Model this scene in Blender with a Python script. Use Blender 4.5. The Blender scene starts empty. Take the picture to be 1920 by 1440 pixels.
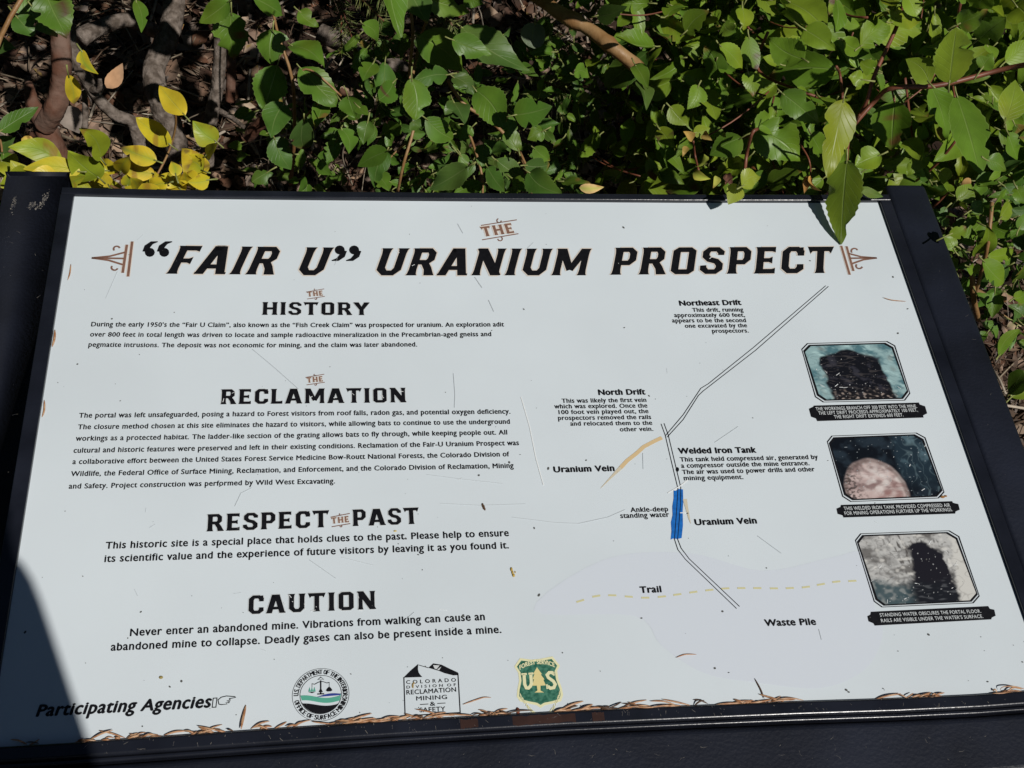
import bpy, bmesh, math, random
from mathutils import Vector, Matrix, noise
R = random.Random(11)
scene = bpy.context.scene
COL = scene.collection
# ------------------------------------------------------------------ frame of the sign, camera
A = math.radians(20)                       # tilt of the sign face from the horizontal
ZC = 0.90                                  # height of the panel's centre
UX = Vector((1, 0, 0)); VY = Vector((0, math.cos(A), math.sin(A))); NZ = Vector((0, -math.sin(A), math.cos(A)))
ORG = Vector((0, 0, ZC))
def W(u, v, n=0.0): return ORG + UX*u + VY*v + NZ*n
def Wd(d): return UX*d[0] + VY*d[1] + NZ*d[2]
CAMP = (-0.16742262, -0.60219809, 0.96907414)
RT, UPV, FW = (0.99019813, -0.08904404, 0.1076049), (0.01420062, 0.83061542, 0.55666539), (0.13894602, 0.54968098, -0.82373832)
FPX = 2212.39
cam_w = W(*CAMP); r_w, u_w, f_w = Wd(RT).normalized(), Wd(UPV).normalized(), Wd(FW).normalized()
cd = bpy.data.cameras.new('camera'); cam = bpy.data.objects.new('camera', cd); COL.objects.link(cam)
cam.matrix_world = Matrix(((r_w.x, u_w.x, -f_w.x, cam_w.x), (r_w.y, u_w.y, -f_w.y, cam_w.y), (r_w.z, u_w.z, -f_w.z, cam_w.z), (0, 0, 0, 1)))
cd.sensor_width = 36; cd.lens = FPX*36/1920; cd.clip_start = 0.02; cd.clip_end = 400
scene.camera = cam
# ------------------------------------------------------------------ light
SUN = Wd((0.36, -0.48, 0.80)).normalized()
w = bpy.data.worlds.new('World'); scene.world = w; w.use_nodes = True
nt = w.node_tree; bg = nt.nodes['Background']; sk = nt.nodes.new('ShaderNodeTexSky')
sk.sky_type = 'NISHITA'; sk.sun_disc = False
sk.sun_elevation = math.asin(SUN.z); sk.sun_rotation = math.atan2(SUN.x, SUN.y); sk.altitude = 2600; sk.dust_density = .4
nt.links.new(sk.outputs[0], bg.inputs[0]); bg.inputs[1].default_value = 0.05
sd = bpy.data.lights.new('sun', 'SUN'); sd.energy = 5.0; sd.angle = math.radians(0.55); sd.color = (1, 0.965, 0.91)
so = bpy.data.objects.new('sun', sd); COL.objects.link(so); so.rotation_euler = SUN.to_track_quat('Z', 'Y').to_euler()
vs = scene.view_settings; vs.view_transform = 'Standard'; vs.look = 'None'; vs.exposure = -0.38; vs.gamma = 1
scene.cycles.max_bounces = 6; scene.cycles.transparent_max_bounces = 8
# ------------------------------------------------------------------ pixel of the photograph -> point in the place
def ray(x, y):
    a, b = (x-960)/FPX, (y-720)/FPX
    return tuple(RT[i]*a - UPV[i]*b + FW[i] for i in range(3))
def uv(x, y, h=0.0):                       # panel coordinates of the point seen at a pixel
    d = ray(x, y); k = (h-CAMP[2])/d[2]
    return (CAMP[0]+d[0]*k, CAMP[1]+d[1]*k)
def P(x, y, h=0.0):
    a, b = uv(x, y, h); return W(a, b, h)
def D(x, y, dist):                         # point at a distance along the line of sight
    return cam_w + Wd(ray(x, y)).normalized()*dist
def proj(p):
    d = p-cam_w; z = d.dot(f_w)
    if z < 0.05: return (-9999, -9999)
    return (960+FPX*d.dot(r_w)/z, 720-FPX*d.dot(u_w)/z)
def zg(x, y):                              # height of the ground: flat path in front, a bank rising behind
    t = max(0.0, y-0.1); t = t*t/(t+0.25)
    h = 0.06+0.62*t if y < 5 else 0.06+0.62*(24.01/5.15)+(y-5)*0.25
    k = min(1, max(0, (y+0.1)*2))
    return h + k*(0.05*noise.noise(Vector((x*2.3, y*2.3, 0))) + 0.02*noise.noise(Vector((x*8, y*8, 3)))) - (0 if y > -3 else 0.02)
def G(x, y):                               # distance to the ground along the line of sight
    d = Wd(ray(x, y)).normalized(); t = 1.0
    while t < 12:
        p = cam_w+d*t
        if p.z < zg(p.x, p.y): return t
        t += 0.02
    return 12
# ------------------------------------------------------------------ materials
def mat(name, base=(.5, .5, .5), rough=.5, spec=.5, var=0, scale=20, col2=None, bump=0, bscale=60, attr=False, veins=False, trans=0, coat=0):
    m = bpy.data.materials.new(name); m.use_nodes = True; t = m.node_tree; n = t.nodes; L = t.links
    b = n['Principled BSDF']; b.inputs['Roughness'].default_value = rough; b.inputs['Specular IOR Level'].default_value = spec
    if coat: b.inputs['Coat Weight'].default_value = coat; b.inputs['Coat Roughness'].default_value = .12
    src = None
    if attr:
        a = n.new('ShaderNodeAttribute'); a.attribute_name = 'Col'; src = a.outputs['Color']
    else:
        c = n.new('ShaderNodeRGB'); c.outputs[0].default_value = (*base, 1); src = c.outputs[0]
    co = n.new('ShaderNodeTexCoord')
    if col2 or var:
        nz = n.new('ShaderNodeTexNoise'); nz.inputs['Scale'].default_value = scale; nz.inputs['Detail'].default_value = 6
        L.new(co.outputs['Object'], nz.inputs['Vector'])
        mx = n.new('ShaderNodeMix'); mx.data_type = 'RGBA'
        if col2:
            rp = n.new('ShaderNodeValToRGB'); rp.color_ramp.elements[0].position = .4; rp.color_ramp.elements[1].position = .62
            L.new(nz.outputs['Fac'], rp.inputs[0]); L.new(rp.outputs[0], mx.inputs[0])
            L.new(src, mx.inputs[6]); mx.inputs[7].default_value = (*col2, 1)
        else:
            mx.blend_type = 'MULTIPLY'; mx.inputs[0].default_value = 1
            rp = n.new('ShaderNodeMapRange'); rp.inputs[1].default_value = .3; rp.inputs[2].default_value = .7
            rp.inputs[3].default_value = 1-var; rp.inputs[4].default_value = 1+var
            L.new(nz.outputs['Fac'], rp.inputs[0]); L.new(src, mx.inputs[6]); L.new(rp.outputs[0], mx.inputs[7])
        src = mx.outputs[2]
    hgt = None
    if veins:
        u = n.new('ShaderNodeUVMap'); sp = n.new('ShaderNodeSeparateXYZ'); L.new(u.outputs[0], sp.inputs[0])
        def mth(op, a, bb=None):
            q = n.new('ShaderNodeMath'); q.operation = op
            for i, x in enumerate((a, bb)):
                if x is None: continue
                if isinstance(x, (int, float)): q.inputs[i].default_value = x
                else: L.new(x, q.inputs[i])
            return q.outputs[0]
        au = mth('ABSOLUTE', sp.outputs[0])
        ph = mth('FRACT', mth('SUBTRACT', mth('MULTIPLY', sp.outputs[1], 8.0), mth('MULTIPLY', mth('POWER', au, .8), 2.6)))
        dv = mth('ABSOLUTE', mth('SUBTRACT', ph, .5))
        side = mth('MULTIPLY', mth('SUBTRACT', 1.0, mth('MINIMUM', mth('MULTIPLY', dv, 12.0), 1.0)), .17)
        mid = mth('SUBTRACT', 1.0, mth('MINIMUM', mth('MULTIPLY', au, 17.0), 1.0))
        vn = mth('MAXIMUM', mid, side)
        edge = mth('MULTIPLY', mth('MAXIMUM', mth('SUBTRACT', au, .93), 0.0), 5.0)
        vf = mth('MINIMUM', mth('ADD', mth('MULTIPLY', vn, .5), edge), 1.0)
        mv = n.new('ShaderNodeMix'); mv.data_type = 'RGBA'; L.new(vf, mv.inputs[0]); L.new(src, mv.inputs[6])
        g2 = n.new('ShaderNodeMix'); g2.data_type = 'RGBA'; g2.inputs[0].default_value = .5; L.new(src, g2.inputs[6]); g2.inputs[7].default_value = (.42, .5, .2, 1)
        L.new(g2.outputs[2], mv.inputs[7]); src = mv.outputs[2]; hgt = mth('SUBTRACT', 1.0, vn)
    L.new(src, b.inputs['Base Color'])
    if bump:
        bp = n.new('ShaderNodeBump'); bp.inputs['Strength'].default_value = bump; bp.inputs['Distance'].default_value = .004
        if hgt is None:
            bn = n.new('ShaderNodeTexNoise'); bn.inputs['Scale'].default_value = bscale; bn.inputs['Detail'].default_value = 8
            L.new(co.outputs['Object'], bn.inputs['Vector']); hgt = bn.outputs['Fac']
        L.new(hgt, bp.inputs['Height']); L.new(bp.outputs[0], b.inputs['Normal'])
    if trans:
        tr = n.new('ShaderNodeBsdfTranslucent'); L.new(src, tr.inputs[0]); ad = n.new('ShaderNodeMixShader'); ad.inputs[0].default_value = trans
        L.new(b.outputs[0], ad.inputs[1]); L.new(tr.outputs[0], ad.inputs[2]); L.new(ad.outputs[0], n['Material Output'].inputs[0])
    return m
M = {}
M['panel'] = mat('panel_laminate', (.595, .652, .688), .34, .4, var=.055, scale=3.5)
M['ink'] = mat('black_ink', (.006, .006, .008), .45, .25, var=.3, scale=300)
M['brown'] = mat('brown_ink', (.20, .105, .075), .45, .4, var=.15, scale=200)
M['halo'] = mat('cream_ink', (.62, .56, .50), .45, .4)
M['white'] = mat('white_ink', (.56, .59, .60), .4, .4)
M['blue'] = mat('blue_ink', (.012, .13, .45), .4, .4, var=.2, scale=260)
M['ochre'] = mat('ochre_ink', (.60, .45, .25), .45, .4)
M['ochre2'] = mat('pale_ochre_ink', (.56, .50, .38), .45, .4)
M['trail'] = mat('trail_ink', (.56, .53, .30), .45, .4)
M['lilac'] = mat('pale_grey_ink', (.582, .627, .686), .36, .4)
M['green'] = mat('green_ink', (.018, .10, .065), .4, .4, col2=(.06, .19, .13), scale=330)
M['cream'] = mat('cream_yellow_ink', (.70, .68, .42), .4, .4)
M['gold'] = mat('gold_ink', (.68, .58, .27), .4, .4)
M['teal'] = mat('sea_green_ink', (.09, .36, .26), .4, .4)
M['blue2'] = mat('navy_ink', (.03, .05, .25), .4, .4)
M['scr'] = mat('scratch_grey', (.43, .465, .49), .7, .2)
M['scrw'] = mat('scratch_white', (.74, .76, .76), .5, .4)
M['speck'] = mat('dirt_speck', (.09, .09, .085), .8, .2)
M['frame'] = mat('powder_coat', (.0105, .012, .018), .24, .5, var=.35, scale=22, bump=.03, bscale=300)
M['tube'] = mat('powder_coat_weathered', (.0085, .0105, .018), .46, .3, var=.45, scale=11, bump=.12, bscale=300)
M['rust'] = mat('worn_brown_coat', (.035, .016, .012), .4, .4, var=.3, scale=60)
M['wear'] = mat('bare_metal_wear', (.22, .2, .17), .6, .4, col2=(.05, .05, .06), scale=300)
M['print'] = mat('printed_picture', attr=True, rough=.4, spec=.4)
M['leaf'] = mat('green_leaf', attr=True, rough=.40, spec=.30, var=.22, scale=28, veins=True, bump=.3, trans=.26)
M['dead'] = mat('dry_leaf', attr=True, rough=.8, spec=.2, var=.35, scale=40)
M['bark'] = mat('grey_bark', (.085, .066, .052), .85, .2, col2=(.20, .165, .14), scale=75, bump=1, bscale=130)
M['barkred'] = mat('reddish_bark', (.115, .05, .03), .75, .3, col2=(.16, .10, .075), scale=26, bump=.6, bscale=90)
M['twig'] = mat('brown_twig', (.23, .12, .045), .5, .4, col2=(.30, .18, .08), scale=40, bump=.3, bscale=120)
M['redtwig'] = mat('red_twig', (.16, .055, .03), .45, .4, var=.3, scale=50)
M['needle'] = mat('spruce_needle', attr=True, rough=.5, spec=.4)
M['straw'] = mat('copper_needle', (.34, .155, .07), .42, .5, col2=(.50, .31, .18), scale=190)
M['straw2'] = mat('dark_needle', (.09, .05, .03), .5, .4)
M['soil'] = mat('litter_soil', (.018, .011, .008), .95, .1, col2=(.05, .031, .022), scale=18, bump=1, bscale=40)
# ------------------------------------------------------------------ mesh helpers
def link(name, me, parent=None):
    o = bpy.data.objects.new(name, me); COL.objects.link(o)
    if parent: o.parent = parent; o.matrix_parent_inverse = parent.matrix_basis.inverted()
    return o
def tag(o, label=None, cat=None, group=None, kind=None):
    if label: o['label'] = label
    if cat: o['category'] = cat
    if group: o['group'] = group
    if kind: o['kind'] = kind
    return o
def empty(name, loc, label, cat, group=None):
    o = bpy.data.objects.new(name, None); COL.objects.link(o); o.location = loc
    return tag(o, label, cat, group)
class MB:
    def __init__(s): s.v = []; s.f = []; s.uv = []; s.c = []; s.mi = []; s.usec = False; s.smooth = []
    def add(s, vs, fs, uvs=None, col=None, smooth=True, mi=0):
        o = len(s.v); s.v += [tuple(p) for p in vs]; s.f += [tuple(i+o for i in f) for f in fs]
        s.uv += uvs if uvs else [(0.5, .5)]*len(vs)
        s.c += [col]*len(vs) if (col is None or not isinstance(col, list)) else col
        s.smooth += [smooth]*len(fs); s.mi += [mi]*len(fs)
        if col is not None: s.usec = True
    def build(s, name, m, parent=None):
        me = bpy.data.meshes.new(name); me.from_pydata(s.v, [], s.f); me.update()
        ms = m if isinstance(m, (list, tuple)) else [m]
        for x in ms: me.materials.append(x)
        me.polygons.foreach_set('use_smooth', s.smooth); me.polygons.foreach_set('material_index', s.mi)
        ul = me.uv_layers.new(name='UVMap'); li = [0]*len(me.loops); me.loops.foreach_get('vertex_index', li)
        fl = [];
        for i in li: fl += s.uv[i]
        ul.data.foreach_set('uv', fl)
        if s.usec:
            ca = me.color_attributes.new('Col', 'FLOAT_COLOR', 'POINT'); fl = []
            for c in s.c: fl += [*(c or (.5, .5, .5)), 1]
            ca.data.foreach_set('color', fl)
        return link(name, me, parent)
    def tube(s, pts, rads, seg=8, col=None, rough=0.0, cap=True, flat=1.0, nrm=None):
        pts = [Vector(p) for p in pts]; n = len(pts); vs = []; fs = []; up = None
        for i, p in enumerate(pts):
            t = (pts[min(i+1, n-1)]-pts[max(i-1, 0)]).normalized()
            if up is None:
                up = (nrm if nrm else (Vector((0, 0, 1)) if abs(t.z) < .9 else Vector((1, 0, 0))))
            a = t.cross(up).normalized(); b = a.cross(t); up = b
            for k in range(seg):
                th = 2*math.pi*k/seg; rr = rads[i] if isinstance(rads, list) else rads
                if rough: rr *= 1+rough*(noise.noise(Vector((p.x*40+math.cos(th)*2, p.y*40+math.sin(th)*2, p.z*40)))+.8*noise.noise(Vector((math.cos(th)*6, math.sin(th)*6, i*.22)))+.5*noise.noise(Vector((math.cos(th)*4+p.x*160, math.sin(th)*4+p.y*160, p.z*160))))
                vs.append(p+a*(math.cos(th)*rr)+b*(math.sin(th)*rr*flat))
        for i in range(n-1):
            for k in range(seg):
                k2 = (k+1) % seg; fs.append((i*seg+k, i*seg+k2, (i+1)*seg+k2, (i+1)*seg+k))
        if cap: fs.append(tuple(range(seg))[::-1]); fs.append(tuple((n-1)*seg+k for k in range(seg)))
        s.add(vs, fs, col=col)
def smooth_path(pts, n=6):
    pts = [Vector(p) for p in pts]; out = []
    for i in range(len(pts)-1):
        p0, p1, p2, p3 = pts[max(i-1, 0)], pts[i], pts[i+1], pts[min(i+2, len(pts)-1)]
        for k in range(n):
            t = k/n; out.append(.5*((2*p1)+(p2-p0)*t+(2*p0-5*p1+4*p2-p3)*t*t+(3*p1-p0-3*p2+p3)*t**3))
    out.append(pts[-1]); ln = [0]
    for a, b in zip(out, out[1:]): ln.append(ln[-1]+(b-a).length)
    m = len(out); res = []; j = 0
    for i in range(m):
        t = ln[-1]*i/(m-1)
        while j < m-2 and ln[j+1] < t: j += 1
        f = (t-ln[j])/max(1e-9, ln[j+1]-ln[j]); res.append(out[j].lerp(out[j+1], min(1, f)))
    return res
# ================================================================== THE SIGN
sign = empty('interpretive_sign', W(0, 0, -.02), 'low slanted information panel about a uranium prospect, white face in dark metal frame', 'sign')
TOP = [(140, 367.5), (320, 371.7), (640, 375), (900, 377), (1280, 379.5), (1500, 379.6), (1647.5, 379)]
BOT = [(-20, 1400), (130, 1391), (300, 1379.5), (480, 1367), (740, 1350), (1060, 1332), (1290, 1322), (1488, 1314), (1680, 1308), (1830, 1301), (1968, 1291)]
HF = .0045                                  # frame lip above the face
def face_poly(mb, pts, z, mi=0, smooth=False): mb.add([W(a, b, z) for a, b in pts], [tuple(range(len(pts)))], smooth=smooth, mi=mi)
# panel: one sheet reaching under the frame
top_uv = [uv(*p) for p in TOP]; bot_uv = [uv(*p) for p in BOT]
def lerp_at(poly, u):
    for (a, b), (c, d) in zip(poly, poly[1:]):
        if u <= c or (c, d) == poly[-1]: return b+(d-b)*(u-a)/(c-a)
    return poly[-1][1]
mb = MB(); NU, NV = 36, 20; vs = []; fs = []
for j in range(NV+1):
    for i in range(NU+1):
        u = -.457+.914*i/NU; v0 = lerp_at(bot_uv, max(-.45, min(.45, u)))-.004; v1 = lerp_at(top_uv, max(-.45, min(.45, u)))+.004
        vs.append(W(u, v0+(v1-v0)*j/NV, 0))
for j in range(NV):
    for i in range(NU): a = j*(NU+1)+i; fs.append((a, a+1, a+NU+2, a+NU+1))
mb.add(vs, fs)
vb = [p-NZ*.012 for p in (vs[0], vs[NU], vs[-1], vs[-NU-1])]; mb.add(vb, [(3, 2, 1, 0)])
panel = mb.build('panel', M['panel'], sign)
# frame: lofted channels, profile = list of (across, height); across grows outward
def loft(mb, inner, outdir, prof, mi=0):
    vs = []; fs = []; k = len(prof)
    for (a, b) in inner:
        for (q, h) in prof: vs.append(W(a+outdir[0]*q, b+outdir[1]*q, h))
    n = len(inner)
    for i in range(n-1):
        for j in range(k-1): a = i*k+j; fs.append((a, a+1, a+k+1, a+k))
    fs.append(tuple(range(k))); fs.append(tuple((n-1)*k+j for j in range(k))[::-1])
    mb.add(vs, fs, smooth=False, mi=mi)
def rnd(q0, q1, h, r, base=-.02, steps=4):      # profile of a bar with rounded upper edges
    p = [(q0, base)]
    for i in range(steps+1): t = math.pi/2*i/steps; p.append((q0+r-r*math.cos(t), h-r+r*math.sin(t)))
    for i in range(steps+1): t = math.pi/2*i/steps; p.append((q1-r+r*math.sin(t), h-r+r*math.cos(t)))
    p.append((q1, base)); return p
def ext(poly, du0, du1):
    (a, b), (c, d) = poly[0], poly[1]; p0 = (a-du0, b-(d-b)/(c-a)*du0)
    (a, b), (c, d) = poly[-2], poly[-1]; p1 = (c+du1, d+(d-b)/(c-a)*du1)
    return [p0]+poly[1:-1]+[p1]
FWD = .0138
FWT = uv(640, 357.5, .0045)[1]-uv(640, 375, 0)[1]
print('FWT', FWT)
def solve_in(poly, h): return poly
TOPH = [uv(x, y, 0) for x, y in TOP]; BOTH = [uv(x, y, HF) for x, y in BOT]; BCL, BCR = uv(-20, 1397), uv(1966, 1291)
mb = MB(); loft(mb, ext([(a, b-.0008) for a, b in TOPH], FWD-.001, FWD-.001), (0, 1), rnd(0, FWT, HF, .0014)); mb.build('top_frame_rail', M['frame'], sign)
mb = MB(); loft(mb, ext([(a, b) for a, b in BOTH], .003, .003), (0, -1), rnd(0, .0125, HF, .0026, base=-.012, steps=12))
loft(mb, ext([(a, b) for a, b in BOTH], .002, .002), (0, -1), rnd(.0127, .0165, HF-.0035, .0016, base=-.012, steps=12)); mb.build('bottom_frame_rail', M['frame'], sign)
for sgn in (-1, 1):
    mb = MB(); tp = (TOPH[0] if sgn < 0 else TOPH[-1]); bt = (BCL if sgn < 0 else BCR)
    loft(mb, [(tp[0], tp[1]-.0012), (bt[0], bt[1]+.0006)], (sgn, 0), rnd(0, FWD, HF-.0003, .0012)); mb.build('side_frame_rail', M['frame'], sign)
# square tubes at both sides and along the bottom
def tubebar(mb, a, b, side, wdt, htop, dep, r):     # from a to b (panel coords of inner edge)
    prof = rnd(0, wdt, htop, r, base=htop-dep, steps=5)
    n = len(prof)
    L = [(a[0]+(b[0]-a[0])*t, a[1]+(b[1]-a[1])*t) for t in (0, 1)]
    vs = []; fs = []
    # rounded end: shrink rings
    rings = [(-.0, .0)]
    loft(mb, L, side, prof)
HT = .0015
for sgn in (-1, 1):
    tp = TOPH[0] if sgn < 0 else TOPH[-1]; bt = BCL if sgn < 0 else BCR
    off = FWD+.0006
    bm = bmesh.new()
    BOTL = BOTH
    x0, x1 = (tp[0]+sgn*off), (tp[0]+sgn*(off+.0515)); y0, y1 = -.40, tp[1]+FWD+.013
    if sgn > 0: y1 = tp[1]+FWD+.0155
    bmesh.ops.create_cube(bm, size=1)
    for v in bm.verts: v.co = Vector(((x0+x1)/2+v.co.x*(x1-x0), (y0+y1)/2+v.co.y*(y1-y0), HT-.0255+v.co.z*.051))
    bmesh.ops.bevel(bm, geom=bm.edges[:], offset=.0065, segments=5, affect='EDGES', profile=.5)
    for v in bm.verts:
        sh = (bt[0]-tp[0])/(bt[1]-tp[1]); v.co.x += (v.co.y-tp[1])*sh; v.co = W(*v.co)
    me = bpy.data.meshes.new('side_tube'); bm.to_mesh(me); bm.free(); me.materials.append(M['tube'])
    for p in me.polygons: p.use_smooth = True
    me.shade_auto_smooth if False else None
    link('side_tube', me, sign)
    post = MB(); px = (x0+x1)/2
    for yv in (-.30, .12):
        c = W(px, yv, -.05); z0 = zg(c.x, c.y)-.1
    c = W(px, -.05, -.04); zz = zg(c.x, c.y)-.15; hw = .025
    post.add([(c.x+a*hw, c.y+b*hw, z) for z in (zz, c.z-.01) for a, b in ((-1, -1), (1, -1), (1, 1), (-1, 1))], [(0, 1, 5, 4), (1, 2, 6, 5), (2, 3, 7, 6), (3, 0, 4, 7), (4, 5, 6, 7), (3, 2, 1, 0)], smooth=False)
    post.build('post', M['tube'], sign)
mb = MB(); low = [(a, b-.0172) for a, b in BOTH]
loft(mb, ext(low, -.0, -.0), (0, -1), rnd(0, .051, -.0015, .006, base=-.05, steps=5)); mb.build('bottom_tube', M['tube'], sign)
# ---------------------------------------------------------------- lettering
_tc = {}
def raw_text(s):
    c = bpy.data.curves.new('t', 'FONT'); c.body = s; c.resolution_u = 3; c.size = 1
    o = bpy.data.objects.new('t', c); COL.objects.link(o); dg = bpy.context.evaluated_depsgraph_get(); dg.update()
    me = bpy.data.meshes.new_from_object(o.evaluated_get(dg))
    vs = [(v.co.x, v.co.y) for v in me.vertices]; fs = [tuple(p.vertices) for p in me.polygons]
    bpy.data.objects.remove(o); bpy.data.curves.remove(c); bpy.data.meshes.remove(me)
    return vs, fs
def xmax(v): return max(p[0] for p in v[0])
BAR2 = xmax(raw_text('||')); CAPR = max(p[1] for p in raw_text('H')[0]); XH = max(p[1] for p in raw_text('x')[0])
_gc = {}
def glyph(ch):                             # outline, faces, advance; lower case drawn with a tall x-height
    if ch not in _gc:
        adv = xmax(raw_text('|'+ch+'|'))-BAR2
        if ch == ' ': _gc[ch] = ([], [], adv)
        else:
            vs, fs = raw_text(ch)
            if ch.islower():
                k = .77*CAPR/XH; asc = max(CAPR*1.02, XH+.001)
                vs = [(x, y*k if y <= XH else .77*CAPR+(y-XH)*(CAPR*1.03-.77*CAPR)/(asc-XH)) for x, y in vs]
            _gc[ch] = (vs, fs, adv)
    return _gc[ch]
def text_mesh(s):
    if s in _tc: return _tc[s]
    vs = []; fs = []; x = 0
    for ch in s:
        gv, gf, adv = glyph(ch); o = len(vs); vs += [(x+p, q) for p, q in gv]; fs += [tuple(i+o for i in f) for f in gf]; x += adv+.035
    x0 = min(v[0] for v in vs); x1 = max(v[0] for v in vs)
    _tc[s] = ([((p-x0)/(x1-x0), q) for p, q in vs], fs, x1-x0)
    return _tc[s]
_tc2 = text_mesh('H'); CAPH = max(y for _, y in _tc2[0])
ZT = .00035
def frame_of(p0, p1, capx):               # baseline ends (pixels), cap height in pixels
    a, b = uv(*p0), uv(*p1); m0 = ((p0[0]+p1[0])/2, (p0[1]+p1[1])/2)
    h = uv(m0[0], m0[1]-capx)[1]-uv(*m0)[1]
    return a, b, h
def put_text(mb, s, p0, p1, capx, bold=0.0, shear=0.0, z=ZT, sag=0.0, mi=0):
    a, b, h = frame_of(p0, p1, capx); vs, fs, wd = text_mesh(s); L = math.hypot(b[0]-a[0], b[1]-a[1]); ex = ((b[0]-a[0])/L, (b[1]-a[1])/L); ey = (-ex[1], ex[0])
    k = h/CAPH
    offs = [(0, 0)] if not bold else [(-bold, 0), (bold, 0), (0, bold*.7), (0, -bold*.7)]
    for i, (dx, dy) in enumerate(offs):
        out = []
        for x, y in vs:
            X = x*L+shear*y*k+dx*h; Y = y*k+dy*h-sag*4*x*(1-x)
            out.append(W(a[0]+ex[0]*X+ey[0]*Y, a[1]+ex[1]*X+ey[1]*Y, z+i*.00003))
        mb.add(out, fs, smooth=False, mi=mi)
def text_part(name, lines, m, bold=.042, shear=0, z=ZT):
    mb = MB()
    for s, p0, p1, c in lines: put_text(mb, s, p0, p1, c, bold, shear, z, sag=.0009 if p1[0]-p0[0] > 500 and p0[1] < 700 else 0)
    return mb.build(name, m, panel)
text_part('history_paragraph', [
 ('During the early 1950’s the “Fair U Claim”, also known as the “Fish Creek Claim” was prospected for uranium. An exploration adit', (171, 612.3), (945, 612.5), 8),
 ('over 800 feet in total length was driven to locate and sample radioactive mineralization in the Precambrian-aged gneiss and', (169, 631.3), (921, 630.7), 8),
 ('pegmatite intrusions. The deposit was not economic for mining, and the claim was later abandoned.', (166, 650.5), (782, 650), 8)], M['ink'])
text_part('reclamation_paragraph', [
 ('The portal was left unsafeguarded, posing a hazard to Forest visitors from roof falls, radon gas, and potential oxygen deficiency.', (148, 783.7), (957, 776), 8.6),
 ('The closure method chosen at this site eliminates the hazard to visitors, while allowing bats to continue to use the underground', (146, 805.3), (956, 795), 8.6),
 ('workings as a protected habitat. The ladder-like section of the grating allows bats to fly through, while keeping people out. All', (142, 827), (951, 815), 8.7),
 ('cultural and historic features were preserved and left in their existing conditions. Reclamation of the Fair-U Uranium Prospect was', (138, 849.5), (973, 835), 8.8),
 ('a collaborative effort between the United States Forest Service Medicine Bow-Routt National Forests, the Colorado Division of', (136, 870.7), (955, 856), 8.8),
 ('Wildlife, the Federal Office of Surface Mining, Reclamation, and Enforcement, and the Colorado Division of Reclamation, Mining', (133, 893.3), (963, 877.6), 9),
 ('and Safety. Project construction was performed by Wild West Excavating.', (129, 916.7), (628, 906.7), 9)], M['ink'])
text_part('respect_paragraph', [
 ('This historic site is a special place that holds clues to the past. Please help to ensure', (198, 1029.3), (954, 1005.5), 12.2),
 ('its scientific value and the experience of future visitors by leaving it as you found it.', (196, 1054.3), (954, 1028.5), 12.4)], M['ink'])
text_part('caution_paragraph', [
 ('Never enter an abandoned mine. Vibrations from walking can cause an', (244, 1193), (909, 1162.9), 13.2),
 ('abandoned mine to collapse. Deadly gases can also be present inside a mine.', (208, 1220.5), (940, 1187), 13.4)], M['ink'])
text_part('agencies_line', [('Participating Agencies', (68, 1343.7), (393, 1326.5), 21)], M['ink'], bold=.06, shear=.22)
text_part('northeast_drift_text', [
 ('Northeast Drift', (1275, 573.5), (1390, 572), 9.2)], M['ink'], bold=.075)
text_part('northeast_drift_note', [
 ('This drift, running', (1299, 585), (1394, 584.5), 7), ('approximately 600 feet,', (1265, 595), (1397, 594.4), 7), ('appears to be the second', (1261, 605), (1399, 604.4), 7),
 ('one excavated by the', (1285, 615), (1401, 614), 7), ('prospectors.', (1336, 624.5), (1404, 623.8), 7)], M['ink'])
text_part('north_drift_text', [('North Drift', (1123, 741), (1210, 740), 10)], M['ink'], bold=.075)
text_part('north_drift_note', [
 ('This was likely the first vein', (1054, 755.7), (1212, 754), 7.6), ('which was explored. Once the', (1040, 766.3), (1214, 764.6), 7.6), ('100 foot vein played out, the', (1048, 777), (1216, 775), 7.6),
 ('prospectors removed the rails', (1047, 788), (1221, 786), 7.6), ('and relocated them to the', (1070, 798.6), (1223, 797), 7.6), ('other vein.', (1163, 809.3), (1225, 808.3), 7.6)], M['ink'])
text_part('tank_text', [('Welded Iron Tank', (1273, 851), (1418, 849), 10.4)], M['ink'], bold=.075)
text_part('tank_note', [
 ('This tank held compressed air, generated by', (1276, 866), (1534, 861), 8), ('a compressor outside the mine entrance.', (1278, 877.7), (1518, 872.6), 8),
 ('The air was used to power drills and other', (1280, 889.5), (1528, 884), 8), ('mining equipment.', (1283, 901), (1394, 898.6), 8)], M['ink'])
text_part('uranium_vein_text', [('Uranium Vein', (1039, 886), (1152, 883.4), 10.6)], M['ink'], bold=.075)
text_part('uranium_vein_text', [('Uranium Vein', (1304, 985), (1419, 981.8), 11)], M['ink'], bold=.075)
text_part('water_note', [('Ankle-deep', (1183, 960.5), (1253, 959), 8.6), ('standing water', (1164, 971.8), (1255, 969.5), 8.6)], M['ink'])
text_part('trail_text', [('Trail', (1201, 1112), (1240, 1110.6), 11.6)], M['ink'], bold=.075)
text_part('waste_pile_text', [('Waste Pile', (1435, 1174), (1530, 1171.8), 12)], M['ink'], bold=.075)
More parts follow.
